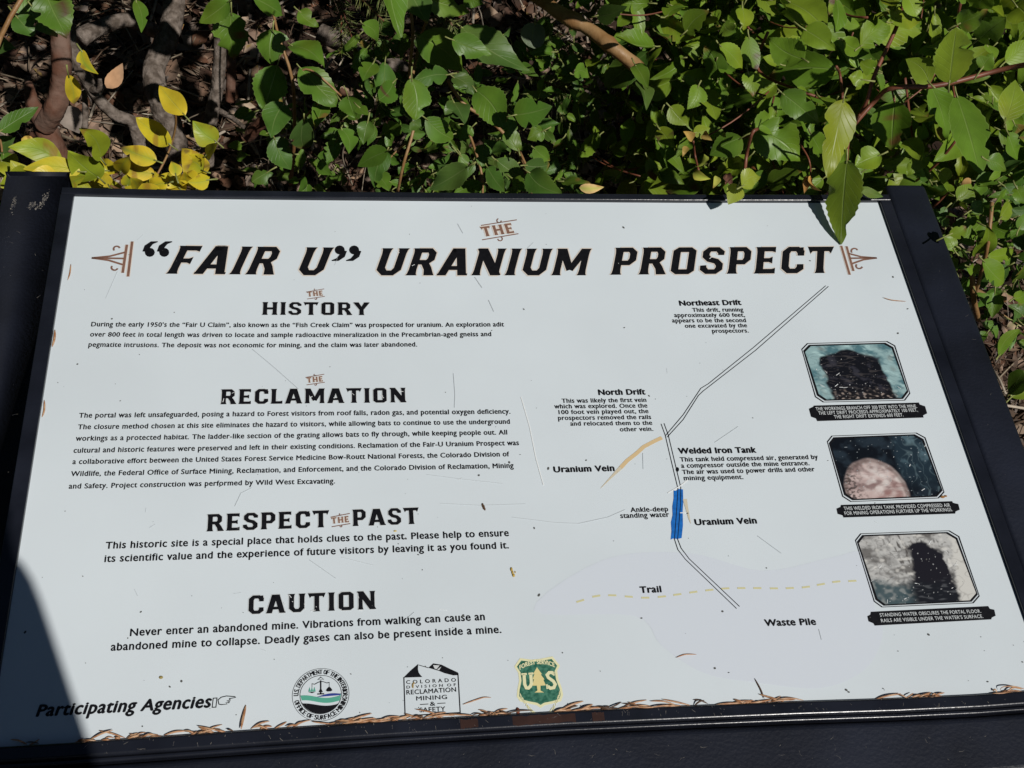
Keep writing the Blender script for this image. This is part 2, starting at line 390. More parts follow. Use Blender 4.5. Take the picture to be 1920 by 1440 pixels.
# flared slab capitals: strokes (x, y, width), clipped to the cap height
def V(x, w=.225, y0=0, y1=1): return [(x, y0, w*1.42), (x, y0+.07, w*1.14), (x, y0+.2, w), (x, y1-.2, w), (x, y1-.07, w*1.14), (x, y1, w*1.42)]
def ARM(x0, x1, y, w=.17, f=1.45): return [(x0, y, w), (x1-.13, y, w), (x1-.02, y, w*f)]
def RNG(x0, x1, y0, y1, w, c=.15, wy=None):
    h = w/2; wy = wy or w*.8; g = wy/2
    return [(x0+h, (y0+y1)/2, w), (x0+h, y1-c-.02, w), (x0+c+.04, y1-g, wy), (x1-c-.04, y1-g, wy), (x1-h, y1-c-.02, w), (x1-h, y0+c+.02, w), (x1-c-.04, y0+g, wy), (x0+c+.04, y0+g, wy), (x0+h, y0+c+.02, w), (x0+h, (y0+y1)/2, w)]
S_ = .225
GL = {
 'I': (.32, [V(.16)]),
 'H': (.84, [V(.16), V(.68), [(.16, .5, .17), (.68, .5, .17)]]),
 'T': (.78, [V(.39), [(.02, .88, .30), (.12, .915, .18), (.66, .915, .18), (.76, .88, .30)]]),
 'E': (.66, [V(.16), ARM(.16, .64, .915), ARM(.16, .56, .5, .15, 1.7), ARM(.16, .66, .085)]),
 'F': (.64, [V(.16), ARM(.16, .66, .915), ARM(.16, .56, .47, .15, 1.7)]),
 'L': (.62, [V(.16), ARM(.16, .63, .085)]),
 'P': (.70, [V(.16), [(.16, .92, .17), (.48, .92, .17), (.585, .80, .21), (.585, .56, .21), (.48, .43, .17), (.16, .43, .17)]]),
 'R': (.78, [V(.16), [(.16, .92, .17), (.50, .92, .17), (.60, .80, .21), (.60, .60, .21), (.50, .48, .17), (.16, .48, .17)], [(.42, .5, .2), (.58, .25, .215), (.63, .1, .25), (.68, -.05, .30)]]),
 'U': (.80, [[(.16, 1.0, .32), (.16, .93, .26), (.16, .8, S_), (.16, .24, S_), (.30, .085, .19), (.52, .085, .19), (.64, .24, S_), (.64, .8, S_), (.64, .93, .26), (.64, 1.0, .32)]]),
 'O': (.78, [RNG(.04, .74, 0, 1, S_)]),
 'C': (.72, [[(.62, .66, .20), (.62, .80, .22), (.50, .915, .18), (.27, .915, .18), (.155, .78, S_), (.155, .22, S_), (.27, .085, .18), (.50, .085, .18), (.62, .20, .22), (.62, .34, .20)], [(.64, .98, .10), (.66, .70, .12)]]),
 'S': (.70, [[(.60, .70, .18), (.60, .80, .20), (.48, .92, .17), (.24, .92, .17), (.14, .80, .21), (.14, .66, .21), (.25, .54, .19), (.47, .47, .19), (.58, .34, .21), (.58, .20, .21), (.47, .085, .17), (.22, .085, .17), (.10, .20, .20), (.09, .32, .18)]]),
 'A': (.86, [[(.40, 1.1, .26), (.12, -.04, .25)], [(.44, 1.1, .26), (.74, -.04, .25)], [(.2, .27, .15), (.66, .27, .15)], [(.0, .02, .10), (.26, .02, .10)], [(.60, .02, .10), (.88, .02, .10)], [(.28, .93, .16), (.56, .93, .16)]]),
 'N': (.86, [V(.15, .19), V(.71, .19), [(.10, 1.05, .27), (.76, -.05, .27)]]),
 'M': (1.06, [V(.15, .20), V(.91, .20), [(.14, 1.08, .25), (.53, .2, .2)], [(.92, 1.08, .25), (.53, .2, .2)]]),
 'Y': (.82, [[(.41, -.0, .32), (.41, .08, .25), (.41, .45, .23)], [(.08, 1.05, .28), (.41, .42, .21)], [(.74, 1.05, .28), (.41, .42, .21)]]),
 ' ': (.40, []),
}
def quad_strip(path):
    pts = [(x, y) for x, y, _ in path]; n = len(path); L = []; Rr = []
    for i, (x, y, wd) in enumerate(path):
        def dirn(a, b):
            dx, dy = b[0]-a[0], b[1]-a[1]; l = math.hypot(dx, dy) or 1; return (dx/l, dy/l)
        d0 = dirn(pts[i-1], pts[i]) if i else dirn(pts[0], pts[1]); d1 = dirn(pts[i], pts[i+1]) if i < n-1 else d0
        if path[0][:2] == path[-1][:2] and i in (0, n-1): d0 = dirn(pts[-2], pts[-1]); d1 = dirn(pts[0], pts[1])
        n0, n1 = (-d0[1], d0[0]), (-d1[1], d1[0]); mx, my = n0[0]+n1[0], n0[1]+n1[1]; l = mx*mx+my*my
        k = min(2/l, 1.35) if l > 1e-6 else 1
        mx, my = mx*k, my*k
        L.append((x+mx*wd/2, y+my*wd/2)); Rr.append((x-mx*wd/2, y-my*wd/2))
    return [[L[i], Rr[i], Rr[i+1], L[i+1]] for i in range(n-1)]
def clip(poly, lo=0, hi=1):
    for s, lim in ((1, lo), (-1, -hi)):
        out = []
        for i in range(len(poly)):
            a, b = poly[i-1], poly[i]; fa, fb = s*a[1]-lim, s*b[1]-lim
            if (fa >= 0) != (fb >= 0): t = fa/(fa-fb); out.append((a[0]+(b[0]-a[0])*t, a[1]+(b[1]-a[1])*t))
            if fb >= 0: out.append(b)
        poly = out
        if not poly: return []
    return poly
def put_caps(mb, s, p0, p1, capx, shear=0, track=.13, z=ZT, grow=0.0, mi=0, capx1=None):
    a, b, h = frame_of(p0, p1, capx); L = math.hypot(b[0]-a[0], b[1]-a[1]); ex = ((b[0]-a[0])/L, (b[1]-a[1])/L); ey = (-ex[1], ex[0])
    tot = sum(GL[c][0] for c in s)+track*(len(s)-1); kx = (L-shear*h*.0)/tot; x = 0; zi = 0
    for c in s:
        adv, paths = GL[c]
        for path in paths:
            zi += 1
            for q in quad_strip([(px, py, wd+grow*2) for px, py, wd in path]):
                q = clip(q, -grow, 1+grow)
                if len(q) < 3: continue
                mb.add([W(a[0]+ex[0]*((x+X)*kx+shear*Y*h)+ey[0]*Y*h, a[1]+ex[1]*((x+X)*kx+shear*Y*h)+ey[1]*Y*h, z+(zi % 5)*.00002) for X, Y in q], [tuple(range(len(q)))], smooth=False, mi=mi)
        x += adv+track
def poly_px(mb, pts, z=ZT, mi=0): mb.add([W(*uv(*p), z) for p in pts], [tuple(range(len(pts)))], smooth=False, mi=mi)
def line_px(mb, pts, wpx, z=ZT, mi=0, taper=False):
    q = [uv(*p) for p in pts]; k = .0006*wpx; n = len(q)
    ws = [k*(1-.9*i/(n-1)) if taper else k for i in range(n)]
    for i, s in enumerate(quad_strip([(x, y, wd) for (x, y), wd in zip(q, ws)])): mb.add([W(x, y, z) for x, y in s], [(0, 1, 2, 3)], smooth=False, mi=mi)
def caps_part(name, words, shear=0, halo=True, m=None, grow=.035):
    mb = MB()
    for s, p0, p1, c in words:
        if halo: put_caps(mb, s, p0, p1, c, shear, z=ZT-.0001, grow=grow, mi=1)
        put_caps(mb, s, p0, p1, c, shear, z=ZT)
    return mb, name
mb, _ = caps_part('t', [('FAIR', (311, 513.6), (511, 515.4), 52.5), ('U', (553, 516.3), (606, 516.6), 52.5), ('URANIUM', (699, 516.8), (1099, 516.6), 50.5), ('PROSPECT', (1144, 515.6), (1560, 512.2), 50)], shear=.30)
def quote(cx, cy, flip):                   # heavy curly quotation marks
    for k in (0, 1):
        x0 = cx+k*27; s = -1 if flip else 1
        pts = []
        for i in range(12): t = 2*math.pi*i/12; pts.append((x0+9.5*math.cos(t), cy+8.5*math.sin(t)))
        poly_px(mb, pts)
        path = [(x0-s*8, cy-s*1), (x0-s*4.5, cy-s*11), (x0+s*4, cy-s*18), (x0+s*15, cy-s*20)]
        q = [uv(*p) for p in path]; ws = [.0065, .0062, .0042, .0012]
        for sg in quad_strip([(x, y, wd) for (x, y), wd in zip(q, ws)]): mb.add([W(x, y, ZT+.00003) for x, y in sg], [(0, 1, 2, 3)], smooth=False)
quote(281, 473.5, False); quote(637, 469, True)
mb.build('title_lettering', [M['ink'], M['halo']], panel)
mb, _ = caps_part('h', [('HISTORY', (491, 590.8), (692, 591.3), 24)]); mb.build('history_heading', [M['ink'], M['white']], panel)
mb, _ = caps_part('h', [('RECLAMATION', (413, 758.5), (762, 754.8), 27.8)]); mb.build('reclamation_heading', [M['ink'], M['white']], panel)
mb, _ = caps_part('h', [('RESPECT', (387, 997), (617, 988.8), 32), ('PAST', (661, 987), (786, 982.6), 31)]); mb.build('respect_heading', [M['ink'], M['white']], panel)
mb, _ = caps_part('h', [('CAUTION', (464, 1152), (705, 1142.2), 34.5)]); mb.build('caution_heading', [M['ink'], M['white']], panel)
def the(name, p0, p1, cap, up, dn, curl):
    mb = MB(); put_caps(mb, 'THE', p0, p1, cap, shear=-.0, track=.16, grow=.09, z=ZT-.0001, mi=1); put_caps(mb, 'THE', p0, p1, cap, track=.16)
    for ln, sg in ((up, -1), (dn, 1)):
        wl = max(1.5, cap*.12); line_px(mb, ln, wl)
        cx, cy = (ln[0][0]+ln[1][0])/2, (ln[0][1]+ln[1][1])/2
        pts = [(cx+sg*-curl*.2+sg*curl*(.2-.75*math.cos(t))*.8, cy+sg*curl*.55+curl*.55*math.sin(t)*1.0) for t in [i*.55 for i in range(9)]]
        line_px(mb, pts, wl)
    mb.build(name, [M['brown'], M['halo']], panel)
the('title_article', (906, 444.5), (965, 436.8), 18.5, ((902, 423), (969, 412.5)), ((904, 450), (972, 438.5)), 7)
the('history_article', (577, 556.8), (606, 554.4), 9.2, ((574, 548), (608, 542)), ((576, 561), (609, 556)), 3)
the('reclamation_article', (576, 718.4), (606, 715.4), 10, ((573, 708), (608, 702)), ((575, 722), (609, 717)), 3)
the('respect_article', (622, 982.6), (655, 979.2), 11.5, ((620, 970), (656, 963)), ((622, 988), (657, 982)), 3)
def ornament(name, bars, tip, ends, curls):
    mb = MB()
    for p, q in bars: line_px(mb, (p, q), 7, mi=1, z=ZT-.0001); line_px(mb, (p, q), 4.4)
    for e in ends:
        mid = ((tip[0]*.45+e[0]*.55), (tip[1]*.45+e[1]*.55)+(2.5 if e[1] < tip[1]-2 else (-2.5 if e[1] > tip[1]+2 else 0)))
        line_px(mb, (tip, (tip[0]*.75+mid[0]*.25, tip[1]*.78+mid[1]*.22), mid, e), 3.8)
    for (x, y, s) in curls:
        line_px(mb, [(x+6*math.cos(t), y+s*5*math.sin(t)) for t in [.3+i*.5 for i in range(8)]], 3.2)
    mb.build(name, [M['brown'], M['halo']], panel)
ornament('title_ornament', [((248, 453), (240, 519)), ((238, 459), (230, 512))], (172, 484), [(234, 473.5), (232, 485), (230, 496.5)], [(219, 467, -1), (215, 502, 1)])
ornament('title_ornament', [((1577, 461), (1593, 515.5)), ((1587, 462), (1600, 508.5))], (1644, 484), [(1591, 475.5), (1594.5, 484.5), (1598, 494.5)], [(1602, 471, -1), (1611, 499, 1)])
# ---------------------------------------------------------------- the mine map
mb = MB()
WP = [(1000, 1145), (1130, 1050), (1290, 1037), (1430, 1070), (1560, 1045), (1620, 1040), (1640, 1140), (1655, 1190), (1622, 1255), (1540, 1290), (1420, 1280), (1320, 1262), (1240, 1210), (1190, 1155)]
WS = []
for i in range(len(WP)):
    p0, p1, p2, p3 = (WP[(i+k) % len(WP)] for k in (-1, 0, 1, 2))
    WS += [tuple(.5*(2*p1[c]+(p2[c]-p0[c])*t+(2*p0[c]-5*p1[c]+4*p2[c]-p3[c])*t*t+(3*p1[c]-p0[c]-3*p2[c]+p3[c])*t**3) for c in (0, 1)) for t in (0, .2, .4, .6, .8)]
poly_px(mb, WS, z=ZT-.0002)
mb.build('waste_pile_tint', M['lilac'], panel)
mb = MB()
for ln in ([(1548.3, 536), (1413, 651.7), (1328, 720), (1314, 728.5), (1281, 778), (1248, 817)], [(1553.3, 537.3), (1417, 657), (1318.5, 733.5), (1309.5, 742), (1281, 787), (1251, 820)],
           [(1239.5, 795), (1247.5, 817), (1258, 862), (1271, 916)], [(1245, 794), (1253, 816), (1264, 862), (1276.5, 914)],
           [(1271, 916), (1269, 950), (1264.5, 1011), (1271, 1031), (1285, 1049), (1381, 1141.5)], [(1276.5, 914), (1275.5, 950), (1270.5, 1011), (1277, 1028), (1292, 1048), (1386.5, 1137.5)]): line_px(mb, ln, 1.15, z=ZT+.0001)
mb.build('mine_passage_lines', M['ink'], panel)
mb = MB(); poly_px(mb, [(1263, 919), (1266, 921), (1273, 917), (1280.5, 918), (1281, 940), (1280, 958), (1280.5, 985), (1278, 1009), (1270, 1011), (1262, 1010), (1257.5, 1012), (1259, 996), (1258, 980), (1261, 966), (1260.5, 950), (1263, 935)]); mb.build('standing_water_mark', M['blue'], panel)
mb = MB(); line_px(mb, [(1241, 821), (1228, 827), (1207, 838), (1194, 850), (1176, 864), (1164, 877)], 6.5, taper=False); line_px(mb, [(1164, 877), (1148, 893), (1126, 916)], 6.5, taper=True, mi=1); mb.build('uranium_vein_mark', [M['ochre'], M['ochre2']], panel)
mb = MB(); line_px(mb, [(1284, 936), (1287, 950), (1292, 972), (1295, 982)], 7, taper=True); mb.build('uranium_vein_mark', M['ochre2'], panel)
mb = MB()
dash = [(1088, 1127), (1118, 1118), (1148, 1116.5), (1179, 1119), (1210, 1121), (1241, 1119), (1270, 1115), (1300, 1110.5), (1330, 1106.7), (1360, 1103.7), (1390, 1103), (1420, 1103), (1451, 1103.5), (1481, 1103), (1511, 1101), (1539, 1096), (1568, 1091), (1598, 1089.5)]
for i, p in enumerate(dash):
    q = dash[min(i+1, len(dash)-1)]; o = dash[max(i-1, 0)]; l = math.hypot(q[0]-o[0], q[1]-o[1]); dx, dy = (q[0]-o[0])/l*7.5, (q[1]-o[1])/l*7.5
    line_px(mb, ((p[0]-dx, p[1]-dy), (p[0]+dx, p[1]+dy)), 3.0)
mb.build('trail_dashes', M['trail'], panel)
mb = MB(); poly_px(mb, [(1270+3.2*math.cos(t), 880.5+4.4*math.sin(t)) for t in [i*.628 for i in range(10)]]); mb.build('tank_mark', M['ink'], panel)
# ---------------------------------------------------------------- three printed pictures with captions
def inset(pts, k):
    cx = sum(p[0] for p in pts)/len(pts); cy = sum(p[1] for p in pts)/len(pts)
    return [(x-(x-cx)/abs(x-cx+1e-6)*k, y-(y-cy)/abs(y-cy+1e-6)*k*.85) for x, y in pts]
def nz(x, y, s, seed): return noise.noise(Vector((x*s, y*s, seed)))
def fbm(x, y, s, seed): return nz(x, y, s, seed)+.5*nz(x, y, s*2.1, seed+3)+.3*nz(x, y, s*4.7, seed+7)
def mixc(a, b, t): t = max(0, min(1, t)); return tuple(a[i]+(b[i]-a[i])*t for i in range(3))
def sst(a, b, x): t = max(0, min(1, (x-a)/(b-a))); return t*t*(3-2*t)
def lin(*c): return tuple((v/255)**2.2 for v in c)
def rid(x, y, sc, seed): return 1-abs(nz(x, y, sc, seed))*2.2
def pic_a(x, y):                          # a dark working mouth in pale blue-green rock
    c = mixc(lin(140, 168, 170), lin(78, 112, 120), sst(-.3, .5, fbm(x, y, 5, 1)))
    c = mixc(c, lin(165, 195, 195), sst(.2, .7, fbm(x+y*.6, y, 7, 9))*.8)
    r = fbm(x, y, 5, 4)*.05
    r = fbm(x, y, 4, 4)*.06; top = .80+.10*math.exp(-((x-.46)/.12)**2)-.10*sst(.62, .95, x)-.04*sst(.22, .1, x)
    inm = min(sst(.135+.03*math.sin(y*7)+.25*max(0, y-.62), .175+.03*math.sin(y*7)+.25*max(0, y-.62), x+r*.7), sst(.86-.06*y, .83-.06*y, x+r*.7), sst(top+.02, top-.03, y+r*.6))
    c = mixc(c, lin(50, 74, 82), sst(.84, .98, rid(x+nz(x, y, 9, 1)*.1, y*1.2, 8, 81))*.35); c = mixc(c, lin(96, 84, 74), sst(.3, .6, nz(x, y, 6, 83))*.5)
    c = mixc(c, lin(205, 212, 210), sst(.45, .75, nz(x*1.3+y*.8, y, 11, 19))*.6)
    c = mixc(c, mixc(mixc(lin(22, 23, 29), lin(50, 50, 58), sst(.0, .7, fbm(x, y, 9, 2))), lin(74, 70, 70), sst(.87, .98, rid(x*.5, y*2, 9, 84))*.6), inm)
    lo = sst(.26, .0, y+nz(x, y, 6, 8)*.08)*sst(.1, .3, x)*sst(.95, .7, x)
    c = mixc(c, mixc(lin(30, 28, 30), lin(165, 150, 140), sst(.05, .5, nz(x, y, 26, 3))), lo)
    return mixc(c, lin(190, 190, 190), sst(.6, .68, nz(x, y, 52, 12))*.7*inm)
def pic_b(x, y):                          # a pale tank end with a rusty rim in the dark
    c = mixc(lin(16, 21, 28), lin(38, 48, 57), sst(-.2, .6, fbm(x, y, 5, 21)))
    c = mixc(c, mixc(lin(36, 50, 60), lin(78, 100, 110), sst(.0, .6, fbm(x*1.5, y*.7, 5, 23))), sst(.60, .67, x+nz(x, y, 5, 2)*.04)*sst(.2, .7, y+.25*x)*.9)
    c = mixc(c, lin(110, 132, 138), sst(.86, .97, rid(x*2+nz(x, y, 6, 3)*.2, y*.6, 5, 33))*sst(.66, .8, x)*.3)
    dx, dy = (x-.34)/.33, (y-.10)/.55; d = math.hypot(dx, dy)+nz(x, y, 9, 5)*.025
    t = mixc(lin(188, 168, 164), lin(136, 116, 114), sst(-.3, .5, fbm(x, y, 7, 31)))
    t = mixc(t, lin(214, 206, 202), sst(.35, .1, math.hypot(x-.46, y-.3))*.8*sst(-.3, .3, nz(x, y, 12, 8)))
    t = mixc(t, lin(62, 54, 52), sst(-.05, .35, nz(x, y, 26, 6)+.5*nz(x, y, 50, 9)+.3*(.3-x))*sst(.30, .08, x)*.9)
    t = mixc(t, lin(128, 84, 80), sst(.35, .1, y)*sst(.22, .4, x)*sst(-.3, .4, nz(x, y, 10, 3))*.75)
    t = mixc(t, lin(96, 84, 80), sst(.80, .9, d)*sst(1.0, .93, d)*.6); t = mixc(t, lin(70, 66, 68), sst(.93, 1, d))
    t = mixc(t, lin(92, 78, 76), sst(.86, .98, rid(x+nz(x, y, 9, 1)*.1, y, 9, 61))*.2)
    c = mixc(c, t, sst(1.02, .98, d)*sst(.69, .66, x))
    return mixc(c, lin(170, 180, 185), sst(.58, .68, nz(x, y, 48, 15))*.7)
def pic_c(x, y):                          # a portal opening in pale grey rock, water on its floor
    c = mixc(lin(178, 178, 176), lin(108, 106, 104), sst(-.2, .6, fbm(x, y, 5, 41)))
    c = mixc(c, lin(62, 60, 60), sst(.25, .6, nz(x*2.2, y*.6, 16, 44))*.7*sst(.2, .5, x)*sst(.95, .8, x))
    c = mixc(c, lin(70, 66, 64), sst(.2, .5, nz(x*3.2+y*.5, y*.7, 13, 45))*sst(.22, .35, x)*sst(.75, .55, x)*sst(.2, .5, y)*.8)
    r = fbm(x, y, 6, 42)*.06; c = mixc(c, lin(38, 37, 42), min(sst(.28, .42, x+r*2), sst(.97, .86, x+.1*y+r), sst(.46, .32, y+r*2+.25*abs(x-.62))))
    tp = .86-1.6*max(0, abs(x-.60)-.04)**1.4
    arch = min(sst(.44, .50, x+r+.30*max(0, .62-y)*.5), sst(.80, .77, x+r*.8+.02*math.sin(y*9)), sst(tp+.03, tp-.03, y+r))
    c = mixc(c, lin(64, 62, 62), sst(.82, .97, rid(x*1.4+nz(x, y, 7, 1)*.12, y*.9+nz(x, y, 7, 2)*.12, 7, 71))*.3); c = mixc(c, lin(222, 220, 214), sst(.2, .6, nz(x, y, 15, 72))*.55); c = mixc(c, lin(90, 88, 86), sst(.15, .55, nz(x, y, 30, 73))*.5)
    c = mixc(c, lin(225, 222, 215), sst(.05, .0, abs(arch-.35))*.25*sst(.3, .6, nz(x, y, 20, 5)+.5))
    c = mixc(c, lin(30, 29, 36), arch)
    c = mixc(c, mixc(lin(60, 78, 84), lin(120, 126, 126), sst(-.1, .5, nz(x, y, 18, 46))), sst(.42, .3, y+.25*x+r)*sst(.62, .35, x)*.95)
    c = mixc(c, mixc(lin(28, 30, 36), lin(70, 72, 76), sst(.1, .5, nz(x, y*2.5, 12, 47))), sst(.36, .26, y+r+.2*abs(x-.6))*sst(.3, .45, x)*sst(.95, .85, x+.2*y))
    c = mixc(c, mixc(lin(196, 195, 190), lin(120, 116, 112), sst(.8, .97, rid(x+nz(x, y, 9, 1)*.1, y, 8, 74))*.35), sst(.84, .9, x-.12*y+r+.06))
    return mixc(c, lin(196, 198, 198), sst(.6, .68, nz(x, y, 50, 48))*.7)
def picture(outer, fn, name):
    mb = MB(); inn = inset(outer, 2.2); n = len(outer)
    for k, (a, b) in enumerate(((outer, inset(outer, 1.4)), (inset(outer, 3.6), inset(outer, 6.6)))):
        for i in range(n):
            j = (i+1) % n; q = [a[i], a[j], b[j], b[i]]; mb.add([W(*uv(*p), ZT+.0002) for p in q], [(0, 1, 2, 3)], smooth=False)
    fr = mb.build(name+'_border', M['ink'], panel)
    g = inset(outer, 5); U = [uv(*p) for p in g]; ys = [p[1] for p in U]; xs = [p[0] for p in U]
    tl, tr, br, bl = U[1], U[2], U[5], U[6]
    x0, x1 = min(xs), max(xs); y0, y1 = min(ys), max(ys)
    def inside(x, y):
        s = None
        for i in range(n):
            (ax, ay), (bx, by) = U[i], U[(i+1) % n]; cr = (bx-ax)*(y-ay)-(by-ay)*(x-ax)
            if s is None: s = cr > 0
            elif (cr > 0) != s: return False
        return True
    NX, NY = 170, 120; mb = MB(); idx = {}; vs = []; cs = []; fs = []
    for j in range(NY+1):
        for i in range(NX+1): x, y = x0+(x1-x0)*i/NX, y0+(y1-y0)*j/NY; vs.append(W(x, y, ZT)); cs.append(fn(i/NX, j/NY))
    for j in range(NY):
        for i in range(NX):
            if inside(x0+(x1-x0)*(i+.5)/NX, y0+(y1-y0)*(j+.5)/NY): a = j*(NX+1)+i; fs.append((a, a+1, a+NX+2, a+NX+1))
    mb.add(vs, fs, col=cs, smooth=False); mb.build(name, M['print'], panel)
def cr(l, ox, oy): return [(ox+x/3, oy+y/3) for x, y in l]
OUT = [cr([(668, 945), (700, 912), (1150, 900), (1195, 925), (1280, 1195), (1250, 1235), (790, 1245), (745, 1215)], 1280, 340),
       cr([(812, 205), (838, 172), (1315, 155), (1365, 182), (1472, 490), (1440, 525), (945, 545), (898, 515)], 1280, 760),
       cr([(970, 760), (1000, 722), (1500, 705), (1555, 738), (1670, 1075), (1635, 1115), (1120, 1138), (1075, 1105)], 1280, 760)]
BAN = [cr([(710, 1280), (735, 1268), (738, 1262), (1328, 1245), (1333, 1256), (1363, 1266), (1375, 1306), (1352, 1318), (1355, 1330), (757, 1350), (750, 1335), (722, 1325)], 1280, 340),
       cr([(865, 582), (888, 572), (890, 561), (1515, 540), (1520, 549), (1550, 556), (1558, 588), (1535, 598), (1532, 610), (905, 632), (900, 620), (872, 612)], 1280, 760),
       cr([(1038, 1187), (1055, 1178), (1058, 1162), (1718, 1130), (1727, 1145), (1752, 1150), (1760, 1184), (1738, 1195), (1735, 1205), (1080, 1240), (1072, 1227), (1045, 1216)], 1280, 760)]
CAP = [[('THE WORKINGS BRANCH OFF 300 FEET INTO THE MINE.', (750, 1291), (1318, 1275), 340), ('THE LEFT DRIFT PROCEEDS APPROXIMATELY 100 FEET,', (765, 1315), (1322, 1297), 340), ('THE RIGHT DRIFT EXTENDS 600 FEET.', (853, 1336), (1242, 1324), 340)],
       [('THIS WELDED IRON TANK PROVIDED COMPRESSED AIR', (908, 592), (1505, 572), 760), ('FOR MINING OPERATIONS FURTHER UP THE WORKINGS.', (912, 619), (1518, 597), 760)],
       [('STANDING WATER OBSCURES THE PORTAL FLOOR.', (1110, 1191), (1678, 1168), 760), ('RAILS ARE VISIBLE UNDER THE WATER’S SURFACE.', (1117, 1222), (1690, 1197), 760)]]
for i, (nm, fn) in enumerate((('dark_opening_picture', pic_a), ('iron_tank_picture', pic_b), ('portal_picture', pic_c))):
    picture(OUT[i], fn, nm)
    mb = MB(); poly_px(mb, BAN[i]); b = mb.build(nm.replace('picture', 'caption_plate'), M['ink'], panel)
    mb = MB()
    for s, p0, p1, oy in CAP[i]: put_text(mb, s, (1280+p0[0]/3, oy+p0[1]/3), (1280+p1[0]/3, oy+p1[1]/3), 6.0 if i == 0 else 6.4, .02, z=ZT+.0003)
    mb.build(nm.replace('picture', 'caption'), M['white'], panel)
# ---------------------------------------------------------------- agency marks
def arc_text(mb, s, c, r, a0, a1, hgt, inward=False, z=ZT+.0001, bold=.05, squash=1.0, mi=0):
    # letters one by one round a circle in the panel's plane
    n = len(s); ws = [(.35 if ch in ' .' else (.5 if ch in 'I' else (1.15 if ch in 'MW' else .9))) for ch in s]; tot = sum(ws); acc = 0
    for ch, wd in zip(s, ws):
        t = a0+(a1-a0)*(acc+wd/2)/tot; acc += wd
        if ch == ' ': continue
        vs, fs, wl = text_mesh(ch); k = hgt/CAPH; lw = abs(a1-a0)*r*wd/tot*.86
        er = (math.cos(t), math.sin(t)); et = (math.sin(t), -math.cos(t))
        if inward: er = (-er[0], -er[1]); et = (-et[0], -et[1])
        for q in ((-bold, bold) if bold else (0,)):
            out = []
            for x, y in vs:
                X = (x-.5)*lw+q*hgt; Y = y*k-hgt/2
                out.append(W(c[0]+math.cos(t)*r+et[0]*X+er[0]*Y, c[1]+(math.sin(t)*r+et[1]*X+er[1]*Y)*squash, z+(.00003 if q > 0 else 0)))
            mb.add(out, fs, smooth=False, mi=mi)
# round seal
c = uv(601.5, 1302.5); ru = uv(655, 1302)[0]-c[0]; rv = ru
vt = uv(601, 1253.5)[1]-c[1]; SQ = vt/ru
mb = MB()
def disc(mb, c, r, z, mi, n=48, sq=1): mb.add([W(c[0]+r*math.cos(2*math.pi*i/n), c[1]+r*sq*math.sin(2*math.pi*i/n), z) for i in range(n)], [tuple(range(n))], smooth=False, mi=mi)
def ring(mb, c, r0, r1, z, mi, n=64, sq=1):
    vs = []; fs = []
    for i in range(n):
        t = 2*math.pi*i/n
        for r in (r0, r1): vs.append(W(c[0]+r*math.cos(t), c[1]+r*sq*math.sin(t), z))
    for i in range(n): j = (i+1) % n; fs.append((2*i, 2*i+1, 2*j+1, 2*j))
    mb.add(vs, fs, smooth=False, mi=mi)
ring(mb, c, ru*.985, ru, ZT, 0, sq=SQ); ring(mb, c, ru*.715, ru*.735, ZT, 0, sq=SQ)
arc_text(mb, 'U.S. DEPARTMENT OF THE INTERIOR', c, ru*.86, math.radians(181), math.radians(-8), ru*.17, squash=SQ)
arc_text(mb, 'OFFICE OF SURFACE MINING', c, ru*.86, math.radians(192), math.radians(352), ru*.17, inward=True, squash=SQ)
Ri = ru*.71
def band(f0, f1, z, mi, n=28):
    vs = []; fs = []
    for i in range(n+1):
        x = -1+2*i/n; lim = math.sqrt(max(0, 1-x*x)); a, b = max(-lim, min(lim, f0(x))), max(-lim, min(lim, f1(x)))
        vs += [W(c[0]+x*Ri, c[1]+a*Ri*SQ, z), W(c[0]+x*Ri, c[1]+b*Ri*SQ, z)]
    fs = [(2*i, 2*i+2, 2*i+3, 2*i+1) for i in range(n)]; mb.add(vs, fs, smooth=False, mi=mi)
wv = lambda o, k=1: (lambda x: o+.10*k*math.sin((x-.95)*-2.6)*-1)
band(wv(-.36), wv(-.1), ZT, 1); band(lambda x: -.12+.04*x, lambda x: -.12+.04*x+.13*max(0, math.sin((x+.2)*2.2)), ZT+.00005, 2); band(lambda x: -1, wv(-.52, .9), ZT, 0)
def SEG(pts, wd, mi=0, z=ZT+.00008):
    for s in quad_strip([(c[0]+x*Ri, c[1]+y*Ri*SQ, wd*Ri) for x, y in pts]): mb.add([W(x, y, z) for x, y in s], [(0, 1, 2, 3)], smooth=False, mi=mi)
SEG([(0, .02), (0, .75)], .07); SEG([(-.17, .03), (.17, .03)], .06); SEG([(-.08, .12), (0, .35), (.08, .12)], .05); SEG([(-.44, .6), (-.3, .56), (-.12, .66), (0, .69), (.12, .68), (.3, .6), (.44, .62)], .035)
SEG([(-.15, .8), (0, .93), (.15, .8), (-.15, .8)], .04); SEG([(-.43, .6), (-.43, .18)], .02); SEG([(.42, .6), (.42, .38)], .02)
def PG(pts, mi=0): mb.add([W(c[0]+x*Ri, c[1]+y*Ri*SQ, ZT+.0001) for x, y in pts], [tuple(range(len(pts)))], smooth=False, mi=mi)
PG([(-.62, .16), (-.43, .09), (-.25, .16)]); PG([(.25, .2), (.32, .14), (.5, .14), (.58, .2), (.5, .33), (.42, .4), (.33, .32)])
for dx in (-.55, -.43, -.31): PG([(dx-.06, .18), (dx+.06, .18), (dx, .42)], 1)
mb.build('round_seal', [M['ink'], M['teal'], M['blue2']], panel)
